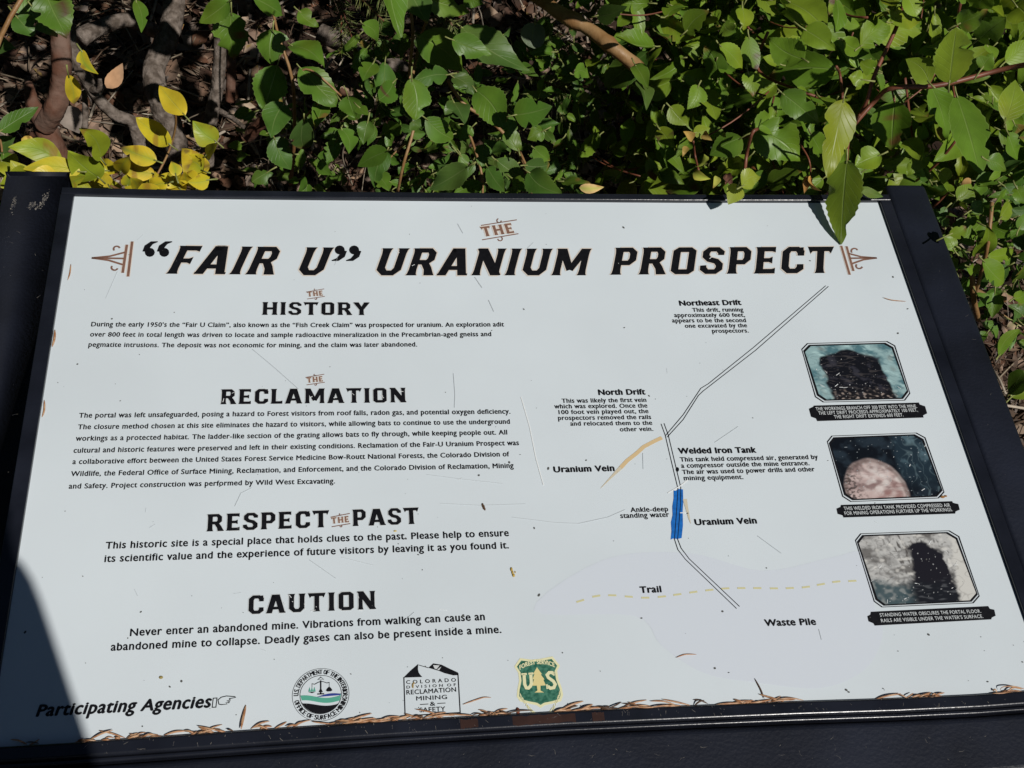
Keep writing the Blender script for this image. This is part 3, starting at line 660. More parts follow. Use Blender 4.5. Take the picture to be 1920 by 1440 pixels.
# mountain emblem with agency name
q6 = lambda l: [(740+x/6, 1200+y/6) for x, y in l]
mb = MB(); poly_px(mb, q6([(100, 425), (180, 345), (265, 272), (262, 330), (270, 365), (285, 390), (312, 418)]))
poly_px(mb, q6([(380, 315), (435, 265), (530, 280), (620, 325), (712, 367), (712, 397), (660, 400), (560, 375), (500, 350)]))
line_px(mb, q6([(270, 283), (380, 315)]), 1); line_px(mb, q6([(104, 420), (118, 855)]), 1.5); line_px(mb, q6([(712, 375), (738, 820)]), 1.5); line_px(mb, q6([(116, 855), (740, 818)]), 1.5)
poly_px(mb, q6([(432, 284), (505, 288), (470, 332), (448, 322)]), z=ZT+.0001, mi=1); poly_px(mb, q6([(525, 300), (500, 342), (478, 334)]), z=ZT+.0001, mi=1)
for s, a, b, cap in (('C O L O R A D O', (132, 497), (690, 470), 40), ('D I V I S I O N  O F', (135, 548), (690, 520), 30), ('RECLAMATION', (135, 617), (692, 583), 50), ('MINING', (245, 683), (590, 665), 46), ('&', (400, 744), (458, 740), 46), ('SAFETY', (282, 815), (570, 800), 50)):
    put_text(mb, s, q6([a])[0], q6([b])[0], cap/6, .025)
line_px(mb, q6([(285, 728), (380, 722)]), 1); line_px(mb, q6([(480, 716), (572, 711)]), 1)
mb.build('mountain_emblem', [M['ink'], M['white']], panel)
# forest shield
mb = MB()
sh = q6([(1410, 205), (1540, 222), (1640, 212), (1775, 185), (1858, 290), (1828, 350), (1842, 440), (1880, 540), (1895, 620), (1872, 690), (1780, 715), (1690, 735), (1642, 765), (1595, 735), (1500, 715), (1408, 690), (1375, 640), (1380, 560), (1400, 460), (1390, 370), (1345, 300)])
shi = q6([(1425, 233), (1540, 247), (1640, 238), (1765, 215), (1828, 292), (1800, 350), (1816, 448), (1855, 548), (1868, 618), (1848, 668), (1770, 690), (1680, 708), (1642, 732), (1600, 708), (1505, 690), (1425, 668), (1400, 632), (1406, 562), (1427, 462), (1416, 366), (1375, 302)])
poly_px(mb, sh, z=ZT-.0001, mi=0); poly_px(mb, shi, z=ZT+.00002, mi=1)
trees = [(1600, 308), (1560, 380), (1572, 384), (1552, 440), (1566, 446), (1548, 515), (1598, 515), (1606, 570), (1572, 592), (1680, 592), (1640, 570), (1640, 515), (1700, 512), (1672, 450), (1684, 444), (1644, 392), (1654, 384)]
poly_px(mb, q6(trees), z=ZT+.00008, mi=2)
def seg6(pts, wd, mi=0):
    for s in quad_strip([(*uv(*q6([(x, y)])[0]), wd*.0001) for x, y in pts]): mb.add([W(x, y, ZT+.0001) for x, y in s], [(0, 1, 2, 3)], smooth=False, mi=mi)
seg6([(1455, 388), (1462, 500), (1480, 540), (1505, 543), (1528, 520), (1538, 490), (1530, 382)], 27); seg6([(1425, 388), (1486, 384)], 18); seg6([(1505, 383), (1560, 378)], 18)
seg6([(1786, 385), (1770, 368), (1738, 368), (1714, 395), (1728, 425), (1785, 465), (1806, 500), (1790, 538), (1750, 545), (1722, 520)], 27); seg6([(1788, 360), (1790, 402)], 14); seg6([(1712, 500), (1716, 552)], 14)
put_text(mb, 'FOREST SERVICE', q6([(1408, 338)])[0], q6([(1800, 308)])[0], 8, .06, z=ZT+.0001, sag=-.004)
put_text(mb, 'DEPARTMENT OF AGRICULTURE', q6([(1412, 640)])[0], q6([(1862, 612)])[0], 7, .05, z=ZT+.0001, sag=.0195)
mb.build('forest_shield', [M['cream'], M['green'], M['gold']], panel)
# pointing hand
q4 = lambda l: [(x/4, 1080+y/4) for x, y in l]
mb = MB(); line_px(mb, q4([(1600, 918), (1628, 916), (1620, 985), (1592, 986), (1600, 918)]), 1.2)
line_px(mb, q4([(1642, 962), (1636, 930), (1660, 910), (1700, 901), (1762, 906), (1768, 912), (1722, 921), (1727, 932), (1700, 938), (1722, 944), (1716, 952), (1694, 952), (1704, 962), (1660, 966), (1642, 962)]), 1.2)
mb.build('pointing_hand_mark', M['ink'], panel)
# ---------------------------------------------------------------- wear on the face
mb = MB()
for ln, wd, mi in (([(473, 655), (515, 690), (560, 730)], .8, 0), ([(890, 520), (904, 540)], 1.4, 0), ([(916, 563), (926, 585)], 1.2, 0), ([(850, 700), (853, 740), (852, 765)], .8, 0), ([(977, 745), (993, 800), (1005, 860), (1019, 910)], 1.5, 1), ([(858, 420), (868, 438)], .9, 0),
    ([(825, 944), (900, 948), (985, 945)], .8, 0), ([(960, 970), (1040, 980), (1085, 982), (1140, 970), (1172, 956)], .9, 0), ([(440, 950), (452, 925), (472, 915)], .9, 0), ([(580, 1050), (630, 1085)], .8, 0), ([(1252, 925), (1275, 912), (1290, 900)], 1.8, 1), ([(1340, 830), (1384, 800)], .8, 0), ([(220, 510), (198, 560)], .8, 0), ([(640, 1045), (700, 1060)], .6, 0), ([(1000, 455), (985, 470)], .8, 0), ([(1535, 1180), (1540, 1200)], .7, 0),
    ([(1275, 962), (1290, 962)], 1.5, 1), ([(800, 890), (860, 898), (942, 907)], .7, 0), ([(1420, 1005), (1465, 1038)], .7, 0), ([(1205, 850), (1206, 880)], .6, 0)):
    line_px(mb, ln, wd, z=ZT+.0002, mi=mi)
for i in range(14):
    x, y = R.uniform(160, 1700), R.uniform(420, 1280); a = R.uniform(0, 6.28); l = R.uniform(4, 22); line_px(mb, [(x, y), (x+l*math.cos(a), y+l*math.sin(a))], R.uniform(.3, .6), z=ZT+.0002, mi=R.choice([0, 0, 1]))
for i in range(60):                       # pale nicks in the black letters and pictures
    x, y = R.choice([(R.uniform(320, 1560), R.uniform(468, 512)), (R.uniform(1530, 1690), R.uniform(660, 745)), (R.uniform(1570, 1750), R.uniform(825, 930)), (R.uniform(1630, 1810), R.uniform(1010, 1125)), (R.uniform(400, 760), R.uniform(732, 756)), (R.uniform(470, 700), R.uniform(1115, 1148))]); a = R.uniform(0, 6.28); l = R.uniform(1, 9)
    line_px(mb, [(x, y), (x+l*math.cos(a), y+l*math.sin(a))], R.uniform(.4, 1.1), z=ZT+.0003, mi=1)
tag(mb.build('scratches', [M['scr'], M['scrw']], panel), kind='stuff')
mb = MB()
for i in range(160):
    u, v = R.uniform(-.445, .445), R.uniform(-.285, .285)
    if R.random() < .4: v = -.285+R.random()**2*.35
    r = R.choice([.0003, .0003, .0004, .0005, .0007, .0010]) ; e = R.uniform(.5, 1.9); a = R.uniform(0, 3.1)
    mb.add([W(u+r*(math.cos(t)*math.cos(a)*e-math.sin(t)*math.sin(a)), v+r*(math.cos(t)*math.sin(a)*e+math.sin(t)*math.cos(a)), ZT+.0002) for t in [k*1.047 for k in range(6)]], [tuple(range(6))], smooth=False)
tag(mb.build('dirt_specks', M['speck'], panel), kind='stuff')
mb = MB()                                  # scratches and worn spots on the dark metal
for i in range(150):
    t = R.random(); x = 160+t*1740; q = BOTH[0][1]; u = uv(x, 1340, HF)[0]; vb = lerp_at(BOTH, u); v = vb-R.uniform(.001, .0122); a = R.gauss(1.9, .6); l = R.choice([.0006, .001, .002, .004]); wd = R.uniform(.00012, .0003)
    p = [(u, v), (u+l*math.cos(a), v+l*math.sin(a)*.8)]
    if p[1][1] > vb-.0005 or p[1][1] < vb-.0123: continue
    for s in quad_strip([(x_, y_, wd) for x_, y_ in p]): mb.add([W(x_, y_, HF+.0001) for x_, y_ in s], [(0, 1, 2, 3)], smooth=False)
for cx, cy, dx, dy, n in ((84, 372, 7, -13, 70), (60, 384, 6, -5, 50), (26, 382, 3, -13, 70), (70, 386, 14, -2, 30)):
    for i in range(n):
        t = R.gauss(0, .55); x, y = cx+dx*t+R.gauss(0, 2.6), cy+dy*t+R.gauss(0, 2.2); a, b = uv(x, y, HT); r = .00022*(1+R.random()**3*4); th = R.uniform(0, 6.3)
        mb.add([W(a+r*math.cos(k+th)*R.uniform(.4, 1.5), b+r*math.sin(k+th)*R.uniform(.8, 2.2), HT+.0001) for k in [j*1.257 for j in range(5)]], [tuple(range(5))], smooth=False)
for i in range(60):
    x, y = R.choice([(R.uniform(5, 100), R.uniform(340, 900)), (R.uniform(1740, 1900), R.uniform(420, 1000))]); a, b = uv(x, y, HT); th = R.uniform(0, 3.1); l = R.choice([.0006, .001, .003, .005])
    if abs(a) < .468 or abs(a) > .508: continue
    for sg in quad_strip([(a, b, .00022), (a+l*math.cos(th), b+l*math.sin(th), .00012)]): mb.add([W(p, q, HT+.0001) for p, q in sg], [(0, 1, 2, 3)], smooth=False)
for i in range(110):
    x, y = R.uniform(180, 1900), R.uniform(1380, 1436); a, b = uv(x, y, -.0015)
    if b > lerp_at(BOTH, a)-.026 or b < lerp_at(BOTH, a)-.060: continue
    th = R.gauss(.3, 1.2); l = R.choice([.0004, .0006, .001, .002, .006]); wd = R.uniform(.0001, .0003)
    for sg in quad_strip([(a, b, wd), (a+l*.5*math.cos(th), b+l*.5*math.sin(th), wd*.8), (a+l*math.cos(th+.3), b+l*math.sin(th+.3), wd*.3)]): mb.add([W(p, q, -.0014) for p, q in sg], [(0, 1, 2, 3)], smooth=False)
tag(mb.build('paint_wear', M['wear'], sign), kind='stuff')
for x0, x1 in ((862, 895), (960, 1078), (1110, 1132)):
    mb = MB(); a = uv(x0, 1340, HF)[0]; b = uv(x1, 1335, HF)[0]; n = 14; pts = [(a+(b-a)*i/n, lerp_at(BOTH, a+(b-a)*i/n)) for i in range(n+1)]
    up = [(u, v-.0022-.0012*R.random()) for u, v in pts]; lo = [(u, v-.0095-.0016*R.random()) for u, v in pts][::-1]
    mb.add([W(u, v, HF+.00008) for u, v in up+lo], [tuple(range(2*n+2))], smooth=False)
    mb.build('brown_worn_patch', M['rust'], sign)
# ================================================================== THE BANK
mb = MB(); xs = [-60, -30, -14, -7, -4]+[-2.6+i*.065 for i in range(81)]+[4, 7, 14, 30, 60]; ysr = [-60, -30, -12, -6, -3, -1.5, -.7, -.3]+[-.1+i*.06 for i in range(56)]+[3.6, 4.2, 5, 7, 12, 25, 60]
vs = [(x, y, zg(x, y)) for y in ysr for x in xs]; nx = len(xs); fs = [(j*nx+i, j*nx+i+1, (j+1)*nx+i+1, (j+1)*nx+i) for j in range(len(ysr)-1) for i in range(nx-1)]
mb.add(vs, fs); tag(mb.build('ground', M['soil']), kind='structure')
# ------------------------------------------------------------------ leaves
def leaf(mb, B, T, wd, nrm, col, n=16, fold=.25, curl=.1, ser=.05, bites=0, petiole=.0, rng=R, shape=0):
    B, T = Vector(B), Vector(T); ax = T-B; L = ax.length; ax.normalize(); sd_ = ax.cross(nrm).normalized(); nn = sd_.cross(ax).normalized()
    vs = []; uvs = []; cs = []; ph = rng.uniform(0, 6); wav = rng.uniform(0, .09); bt = [(rng.choice([-1, 1]), rng.uniform(.25, .9), rng.uniform(.03, .08), rng.uniform(.25, .75)) for _ in range(bites)]; bend = rng.gauss(0, .07)
    cols = (-1, -.55, 0, .55, 1)
    for i in range(n+1):
        t = i/n
        if shape == 0: pr = (math.sin(math.pi*min(1, t**.74))**.86)*(1-.22*t*t)*1.05
        elif shape == 2: pr = (math.sin(math.pi*min(1, t**.92))**.72)
        else: pr = math.sqrt(max(0, 1-(2*t-1)**2))*1.0
        if i == n: pr = .0
        for s in cols:
            k = pr
            if abs(s) == 1: k *= 1+ser*(1 if i % 2 else -1)*(.4+.6*math.sin(math.pi*t))
            for b in bt:
                if s*b[0] > .3: k *= 1-b[3]*math.exp(-((t-b[1])/b[2])**2)*(1 if abs(s) == 1 else .5)
            x = s*k*wd/2
            z = fold*abs(x)*1.0-curl*L*(t-.3)**2+wav*wd*math.sin(ph+t*9+s*2)*abs(s)
            p = B+ax*(t*L)+sd_*(x+bend*L*math.sin(math.pi*t))+nn*z
            vs.append(p); uvs.append((s, t))
    cc = [mixc(col, (col[0]*1.15+.03, col[1]*1.0, col[2]*.7), max(0, nz(v[0], v[1], 26, 1.5)*.8)) for v in vs]
    if col[0] > .28 and col[1] > .3:       # turning leaves: green left along the midrib, rusty spots
        g_ = rng.uniform(.2, .9); sd3 = rng.uniform(0, 50)
        cc = [mixc(mixc(c_, (.22, .33, .03), g_*max(0, .75-abs(s_2)+.6*nz(v_[0], v_[1]+v_[2], 30, sd3))), (.30, .15, .03), sst(.38, .5, nz(v_[0], v_[1]-v_[2], 70, sd3))*.7) for c_, v_, (s_2, t_) in zip(cc, vs, uvs)]
    if rng.random() < .22:                # dry tips and blotches
        q0 = rng.uniform(.72, .95); sd2 = rng.uniform(0, 50); br = rng.choice([(.16, .09, .03), (.25, .17, .04), (.10, .06, .03)])
        cc = [mixc(c_, br, max(sst(q0, 1.0, t_+.1*nz(v_[0]*3, v_[1]*3, 30, sd2)), sst(.42, .55, nz(v_[0], v_[1]+v_[2], 55, sd2)))) for c_, v_, (s_2, t_) in zip(cc, vs, uvs)]
    fs = [(i*5+j, i*5+j+1, (i+1)*5+j+1, (i+1)*5+j) for i in range(n) for j in range(4)]
    mb.add(vs, fs, uvs, cc)
    if petiole: mb.tube([B-ax*petiole+nn*petiole*.2, B-ax*petiole*.4, B+ax*.004], [.0011, .001, .0009], 5, col=(.28, .30, .10))
GREEN = [(0.081, 0.175, 0.021), (0.098, 0.198, 0.023), (0.067, 0.147, 0.023), (0.113, 0.215, 0.025), (0.076, 0.149, 0.032)]
YG = [(.34, .38, .025), (.29, .36, .025), (.40, .40, .03)]
YEL = [(.62, .48, .025), (.66, .50, .035), (.56, .47, .025)]
GREY = [(.13, .17, .10)]
def vdir(p): return (cam_w-p).normalized()
def hero(mb, bx, by, tx, ty, wpx, pal=GREEN, d=None, dt=None, bites=None, tilt=.42, shape=0, n=20, ser=.05):
    d = d or R.uniform(1.47, 1.68); dt = R.uniform(-.05, .05) if dt is None else dt
    B, T = D(bx, by, d), D(tx, ty, d+dt); q = (vdir(B)*.62+SUN*.5+Vector((R.gauss(0, tilt), R.gauss(0, tilt), R.gauss(0, tilt)))*.62).normalized()
    leaf(mb, B, T, wpx*d/FPX*1.06, q, R.choice(pal), n=n, fold=R.uniform(.08, .36), curl=R.uniform(-.05, .3), bites=(R.choice([0, 1, 1, 2, 3]) if bites is None else bites), petiole=R.uniform(.006, .016), shape=(shape or R.choice([0, 0, 0, 2])), ser=ser*R.uniform(.2, 1))
    return B, T
def shrub(name, label, px, py, cat='shrub', d=None):
    d = d or G(px, py); return empty(name, D(px, py, d), label, cat)
# --- green sprig left of middle
s1 = shrub('leafy_sprig', 'upright sprig of broad toothed green leaves against brown litter, left of the spruce needles', 560, 330)
mb = MB()
for h in ((430, 2, 374, 43, 36), (434, 24, 438, 114, 60), (512, 55, 512, 121, 60), (545, 84, 605, 118, 44), (520, 122, 492, 206, 62), (562, 126, 632, 196, 56), (532, 194, 508, 259, 48), (570, 224, 573, 287, 42), (514, 258, 548, 318, 46), (476, -4, 532, 28, 42), (503, 322, 472, 342, 26), (606, 190, 590, 235, 30), (632, 262, 612, 305, 30), (640, 190, 662, 215, 26), (600, 300, 622, 326, 24), (560, 20, 598, 48, 30)):
    hero(mb, *h, d=R.uniform(1.6, 1.76))
mb.build('foliage', M['leaf'], s1)
mb = MB(); st = [D(545, 345, 1.95), D(552, 250, 1.84), D(548, 150, 1.74), D(520, 60, 1.74), D(500, -40, 1.8)]
mb.tube(smooth_path(st), [.0035-.00008*i for i in range(25)], 6); mb.tube(smooth_path([D(548, 150, 1.74), D(580, 130, 1.72), D(640, 180, 1.72)]), .0017, 5); mb.tube(smooth_path([D(552, 240, 1.83), D(570, 222, 1.76), D(600, 190, 1.72)]), .0016, 5)
mb.build('stem', M['twig'], s1)
# --- top-left leaves
s2 = shrub('leafy_twig', 'broad green leaves hanging into the upper left corner above the reddish trunk', 60, 330)
mb = MB()
for h in ((84, -14, 126, 71, 62), (20, -30, 90, 34, 56), (60, 12, 108, 70, 44), (0, 246, 72, 199, 32), (-12, 280, 28, 257, 28), (30, 30, 62, 66, 40), (-20, 60, 20, 90, 40), (6, 286, 10, 336, 36), (255, 0, 265, 62, 22), (240, -30, 262, 20, 40)):
    hero(mb, *h, d=R.uniform(1.5, 1.66))
mb.build('foliage', M['leaf'], s2)
mb = MB(); mb.tube(smooth_path([D(-60, 330, 1.9), D(-15, 230, 1.6), D(-10, 100, 1.55), D(60, -30, 1.55), D(130, -80, 1.6)]), .003, 6); mb.tube(smooth_path([D(-14, 240, 1.6), D(0, 262, 1.58), D(4, 285, 1.57)]), .0014, 5); mb.tube(smooth_path([D(60, -30, 1.55), D(180, -45, 1.57), D(250, -25, 1.6)]), .002, 5); mb.build('stem', M['twig'], s2)
# --- yellow sprig
s3 = shrub('yellow_leaved_sprig', 'low sprig of bright yellow autumn leaves behind the left end of the sign', 250, 352)
mb = MB()
for h in ((118, 304, 16, 276, 40, YG), (152, 322, 40, 316, 32, YEL), (186, 334, 128, 284, 50, YG), (160, 352, 232, 350, 32, YG), (190, 298, 148, 240, 38, YG), (294, 302, 224, 276, 33, YEL), (290, 326, 220, 308, 30, YEL), (276, 346, 252, 322, 26, YEL), (348, 352, 290, 336, 28, YEL), (372, 344, 340, 274, 46, YEL), (320, 272, 258, 222, 36, YEL), (346, 216, 298, 160, 38, YEL), (406, 266, 362, 228, 40, YG), (386, 292, 406, 268, 24, YG), (152, 94, 184, 138, 20, YEL), (128, 140, 142, 198, 26, YEL), (300, 356, 232, 350, 26, YEL), (330, 330, 322, 300, 22, YEL), (110, 340, 50, 330, 26, YEL), (120, 352, 160, 330, 22, YG), (60, 345, 20, 300, 34, YG), (205, 350, 190, 320, 24, YEL), (370, 352, 395, 330, 24, YEL), (2, 300, 18, 330, 40, YG)):
    hero(mb, *h[:5], pal=h[5], d=R.uniform(1.46, 1.6), bites=R.choice([0, 0, 1]), tilt=.25, ser=.01)
for _ in range(34):
    x, y = R.uniform(15, 395), R.uniform(312, 352); a = R.uniform(2.4, 5.2); l = R.uniform(34, 62); hero(mb, x, y+8, x+l*math.cos(a), y+8+l*math.sin(a)*.6, l*.62, pal=YEL if x > 190 else YG, d=R.uniform(1.5, 1.62), bites=0, tilt=.3, ser=.01)
mb.build('foliage', M['leaf'], s3)
mb = MB()
for pts, r in (([(260, 372), (290, 335), (318, 280), (330, 225), (318, 170)], .0016), ([(60, 290), (110, 305), (160, 330), (215, 352), (250, 372)], .0019), ([(290, 335), (262, 300), (240, 285)], .001), ([(340, 372), (345, 330), (385, 285), (410, 268)], .0012)):
    mb.tube(smooth_path([D(x, y, 1.56+.05*math.sin(i)) for i, (x, y) in enumerate(pts)]), r, 5)
mb.build('stem', M['twig'], s3)
# --- old grey stems on the left
def stems(name, label, paths, m, cat='shrub trunk'):
    b = paths[0][0][0]; root = empty(name, D(b[0], b[1], b[2] or G(b[0], b[1])), label, cat)
    for k, (pts, r0, r1) in enumerate(paths):
        mb = MB(); P3 = smooth_path([D(x, y, d) for x, y, d in pts], 26); n = len(P3)
        mb.tube(P3, [(r0+(r1-r0)*i/(n-1)) for i in range(n)], 24, rough=.13); mb.build('trunk' if k == 0 else 'branch', m, root)
    return root
stems('forked_trunk', 'thick forked trunk with a reddish upright arm behind the yellow leaves', [([(112, 345, 2.02), (100, 290, 1.98), (84, 235, 1.97), (62, 195, 1.98), (54, 156, 2.0)], .029, .006), ([(84, 235, 1.96), (102, 205, 1.93), (113, 165, 1.92), (115, 90, 1.9), (104, -40, 1.9)], .016, .0125)], M['barkred'])
stems('curved_trunk', 'smooth grey trunk curving down to the right between yellow leaves', [([(266, 310, 2.0), (252, 235, 1.98), (214, 214, 1.97), (180, 180, 1.96), (160, 145, 1.95), (140, 105, 1.96), (128, 30, 1.98), (126, -30, 2.0)], .0095, .0085), ([(172, 168, 1.95), (186, 168, 1.93), (187, 148, 1.92)], .006, .003), ([(158, 240, 2.0), (160, 200, 2.0), (158, 170, 2.0)], .0055, .004)], M['bark'])
stems('rough_trunk', 'leaning rough barked grey trunk beside the yellow leaves', [([(338, 300, 2.12), (322, 240, 2.1), (300, 190, 2.1), (288, 130, 2.12), (318, 60, 2.15), (330, -40, 2.2)], .019, .018)], M['bark'])
stems('slender_trunk', 'slender upright grey trunk with scaly bark left of the green sprig', [([(388, 310, 2.06), (392, 240, 2.04), (406, 170, 2.02), (412, 100, 2.02), (408, 20, 2.03), (400, -50, 2.05)], .0115, .009), ([(396, 200, 2.04), (440, 225, 2.1), (480, 260, 2.16)], .005, .003)], M['bark'])
stems('reddish_stem', 'thin reddish stem close beside the slender grey trunk', [([(432, 190, 2.1), (434, 110, 2.08), (440, 30, 2.1)], .008, .007)], M['barkred'])
stems('cut_stump', 'short reddish stub with a cut end leaning behind the green sprig', [([(465, 255, 2.1), (488, 232, 2.06), (518, 204, 2.02)], .011, .009)], M['barkred'], 'stump')
lg = MB(); lg.tube(smooth_path([D(150, 72, 2.28), D(185, 52, 2.3), D(240, 38, 2.32), D(300, 62, 2.36)]), [.0155-.0002*i for i in range(19)], 12, rough=.2)
lo = lg.build('fallen_log', M['bark']); tag(lo, 'pale weathered fallen log lying across the upper left litter', 'log')
lg = MB(); lg.tube(smooth_path([D(600, 60, 2.3), D(690, 105, 2.28), D(760, 130, 2.3)]), [.018-.0004*i for i in range(13)], 12, rough=.2)
tag(lg.build('fallen_log', M['bark']), 'brown fallen log under the spruce needles', 'log')
# --- middle shrub
s4 = shrub('broadleaf_shrub', 'green shrub of broad glossy leaves behind the middle of the sign', 900, 356)
mb = MB()
for h in ((783, 68, 871, 136, 64), (847, 74, 924, 102, 42), (864, 50, 993, 131, 66), (765, -20, 801, 46, 52), (798, -2, 884, 26, 42), (772, 147, 779, 226, 58), (722, 117, 716, 188, 38), (738, 154, 708, 188, 36), (840, 140, 777, 153, 34), (848, 143, 890, 178, 32), (891, 168, 940, 236, 58), (964, 216, 1034, 200, 52), (973, 284, 958, 214, 34), (798, 222, 852, 262, 42), (690, 226, 680, 270, 30), (718, 252, 757, 234, 32), (726, 283, 702, 354, 36), (727, 283, 670, 312, 36), (878, 312, 807, 354, 44), (905, 345, 850, 360, 32), (913, 312, 947, 360, 32), (930, 300, 985, 336, 42), (907, 270, 905, 317, 32), (990, 322, 1054, 360, 46), (984, 310, 1032, 310, 36), (1000, 277, 1032, 302, 28), (1053, 340, 1104, 338, 22),
          (1217, 97, 1134, 167, 50), (1118, 30, 1174, 12, 32), (700, 118, 680, 152, 34), (652, 180, 665, 222, 40), (640, 240, 655, 285, 34), (672, 200, 690, 214, 22), (850, 190, 872, 226, 40), (820, 255, 790, 240, 24), (1075, 140, 1108, 150, 26), (1090, 170, 1106, 198, 24), (885, 238, 860, 262, 24), (962, 335, 1000, 355, 28), (700, 320, 730, 356, 30), (770, 225, 790, 240, 30), (862, 290, 880, 308, 22), (935, 262, 920, 290, 26), (1020, 245, 990, 262, 30), (1190, 120, 1215, 160, 30), (1205, 150, 1220, 195, 34), (870, -6, 905, 8, 30), (680, 45, 714, 80, 30)):
    hero(mb, *h)
hero(mb, 1003, 42, 1003, 90, 44, pal=GREY, d=1.72, bites=0, shape=1, ser=0)
def filler(mb, n, x0, x1, y0, y1, d0, d1, keep, pal, sz=(30, 62)):
    for _ in range(n):
        x, y = R.uniform(x0, x1), R.uniform(y0, y1)
        if R.random() > keep(x, y): continue
        d = R.uniform(d0, d1); B = D(x, y, d); dirv = Vector((R.gauss(0, 1), R.gauss(0, .7)-.3, R.gauss(-.35, .8))).normalized(); L = R.uniform(*sz)*1.6/FPX*1.25
        q = (vdir(B)*.4+SUN*.5+Vector((R.gauss(0, 1), R.gauss(0, 1), R.gauss(0, 1)))*.55).normalized()
        if B.z-.06 < zg(B.x, B.y): continue
        leaf(mb, B, B+dirv*L, L*R.uniform(.34, .6), q, R.choice(pal), n=12, fold=R.uniform(.0, .8), curl=R.uniform(-.25, .55), bites=R.choice([0, 0, 1, 2]), petiole=.008, shape=R.choice([0, 0, 2, 2]), ser=R.uniform(.0, .06))
filler(mb, 700, 620, 1090, 60, 365, 1.76, 2.0, lambda x, y: sst(620, 720, x)*(.35+.65*sst(-.2, .3, nz(x, y, .016, 8))), GREEN, (24, 44))
filler(mb, 90, 430, 660, 170, 355, 1.78, 2.0, lambda x, y: .75, GREEN, (22, 40))
mb.build('foliage', M['leaf'], s4)
mb = MB()
for pts, r in (([(1000, 375), (985, 310), (935, 240), (870, 195), (840, 150)], .0028), ([(742, 378), (756, 310), (778, 225), (768, 140), (774, 60), (762, -40)], .0022), ([(905, 375), (902, 320), (880, 250)], .002), ([(772, 150), (790, 66), (800, 40)], .002), ([(728, 300), (745, 282), (760, 270)], .0013), ([(1058, 375), (1000, 330), (975, 285)], .002)):
    mb.tube(smooth_path([D(x, y, 1.74+.03*math.sin(x+y)) for x, y in pts]), r, 6)
mb.build('stem', M['twig'], s4)
mb = MB(); mb.tube(smooth_path([D(940, -60, 1.75), D(1040, 18, 1.66), D(1100, 52, 1.64), D(1168, 104, 1.62), D(1200, 130, 1.66)], 8), [.0095+.0006*math.sin(i*.9)+(.002 if i in (17, 18, 24) else 0) for i in range(33)], 10); mb.build('thick_branch', M['twig'], s4)
# --- big shrub on the right
s5 = shrub('dense_shrub', 'dense light green shrub with red twigs in the upper right, drooping over the sign', 1500, 352)
mb = MB(); YGm = [(0.115, 0.215, 0.019), (0.132, 0.232, 0.021), (0.098, 0.186, 0.021), (0.172, 0.266, 0.021), (0.190, 0.271, 0.023), (0.149, 0.249, 0.021)]
for h in ((1567, 131, 1438, 146, 62), (1508, 112, 1442, 72, 52), (1507, 54, 1567, 92, 46), (1478, 2, 1548, 48, 56), (1568, -4, 1573, 57, 44), (1404, 68, 1420, 130, 36), (1402, 134, 1413, 179, 32), (1678, 189, 1671, 284, 66), (1794, 178, 1841, 324, 62), (1744, 158, 1776, 262, 42), (1780, 156, 1793, 50, 62), (1414, 244, 1502, 302, 76), (1391, 258, 1332, 294, 56), (1417, 243, 1456, 198, 46), (1466, 174, 1537, 234, 46), (1355, 206, 1422, 186, 28), (1650, 76, 1730, 60, 48), (1612, 88, 1667, 48, 46), (1670, 42, 1730, 36, 44), (1743, 156, 1698, 110, 40), (1832, 76, 1882, 36, 44), (1795, 46, 1852, 20, 38), (1850, 84, 1866, 112, 24), (1885, 116, 1932, 74, 38), (1885, 226, 1906, 148, 46), (1652, 290, 1603, 310, 42), (1654, 314, 1737, 330, 28), (1440, 352, 1502, 322, 34), (1349, 84, 1395, 130, 36), (1358, 40, 1380, 60, 30), (1392, 14, 1396, 56, 32), (1310, 160, 1290, 204, 34), (1320, 165, 1345, 215, 38), (1285, 60, 1330, 20, 40), (1250, 30, 1290, 4, 36), (1230, 60, 1262, 80, 26), (1620, 150, 1590, 145, 26), (1640, 128, 1610, 110, 26), (1720, 200, 1740, 215, 30), (1840, 130, 1862, 100, 30), (1905, 10, 1930, 46, 50), (1850, -10, 1835, 22, 40), (1780, -14, 1830, 8, 40), (1700, -10, 1720, 30, 40), (1660, -4, 1675, 20, 26), (1580, 75, 1622, 90, 30), (1620, 320, 1580, 345, 26), (1700, 260, 1728, 300, 34), (1740, 290, 1700, 330, 30), (1850, 300, 1890, 320, 30), (1890, 250, 1915, 300, 34), (1760, 320, 1790, 330, 26), (1256, 200, 1290, 235, 34), (1235, 240, 1262, 275, 30), (1300, 250, 1332, 240, 24), (1462, 120, 1430, 106, 26), (1535, 180, 1560, 200, 30), (1520, 250, 1545, 290, 34)):
    hero(mb, *h, pal=YGm, d=R.uniform(1.40, 1.62))
hero(mb, 1582, 186, 1554, 333, 62, pal=[(.21, .25, .018)], d=1.40, dt=-.02, bites=2)
filler(mb, 2300, 1060, 2000, -80, 350, 1.68, 2.02, lambda x, y: sst(1090, 1330, x)*(.5+.5*sst(.1, .45, nz(x, y, .012, 5)+.5))*(1 if y < 300 else .75), YGm, (34, 72))
filler(mb, 500, 1020, 1400, -60, 350, 1.8, 2.05, lambda x, y: .8, GREEN, (24, 44))
filler(mb, 900, 2000, 2900, -200, 520, 1.65, 2.15, lambda x, y: .9, YGm, (34, 70))
filler(mb, 300, 1000, 2800, -420, -80, 1.7, 2.2, lambda x, y: .9, YGm, (34, 70))
mb.build('foliage', M['leaf'], s5)
mb = MB()
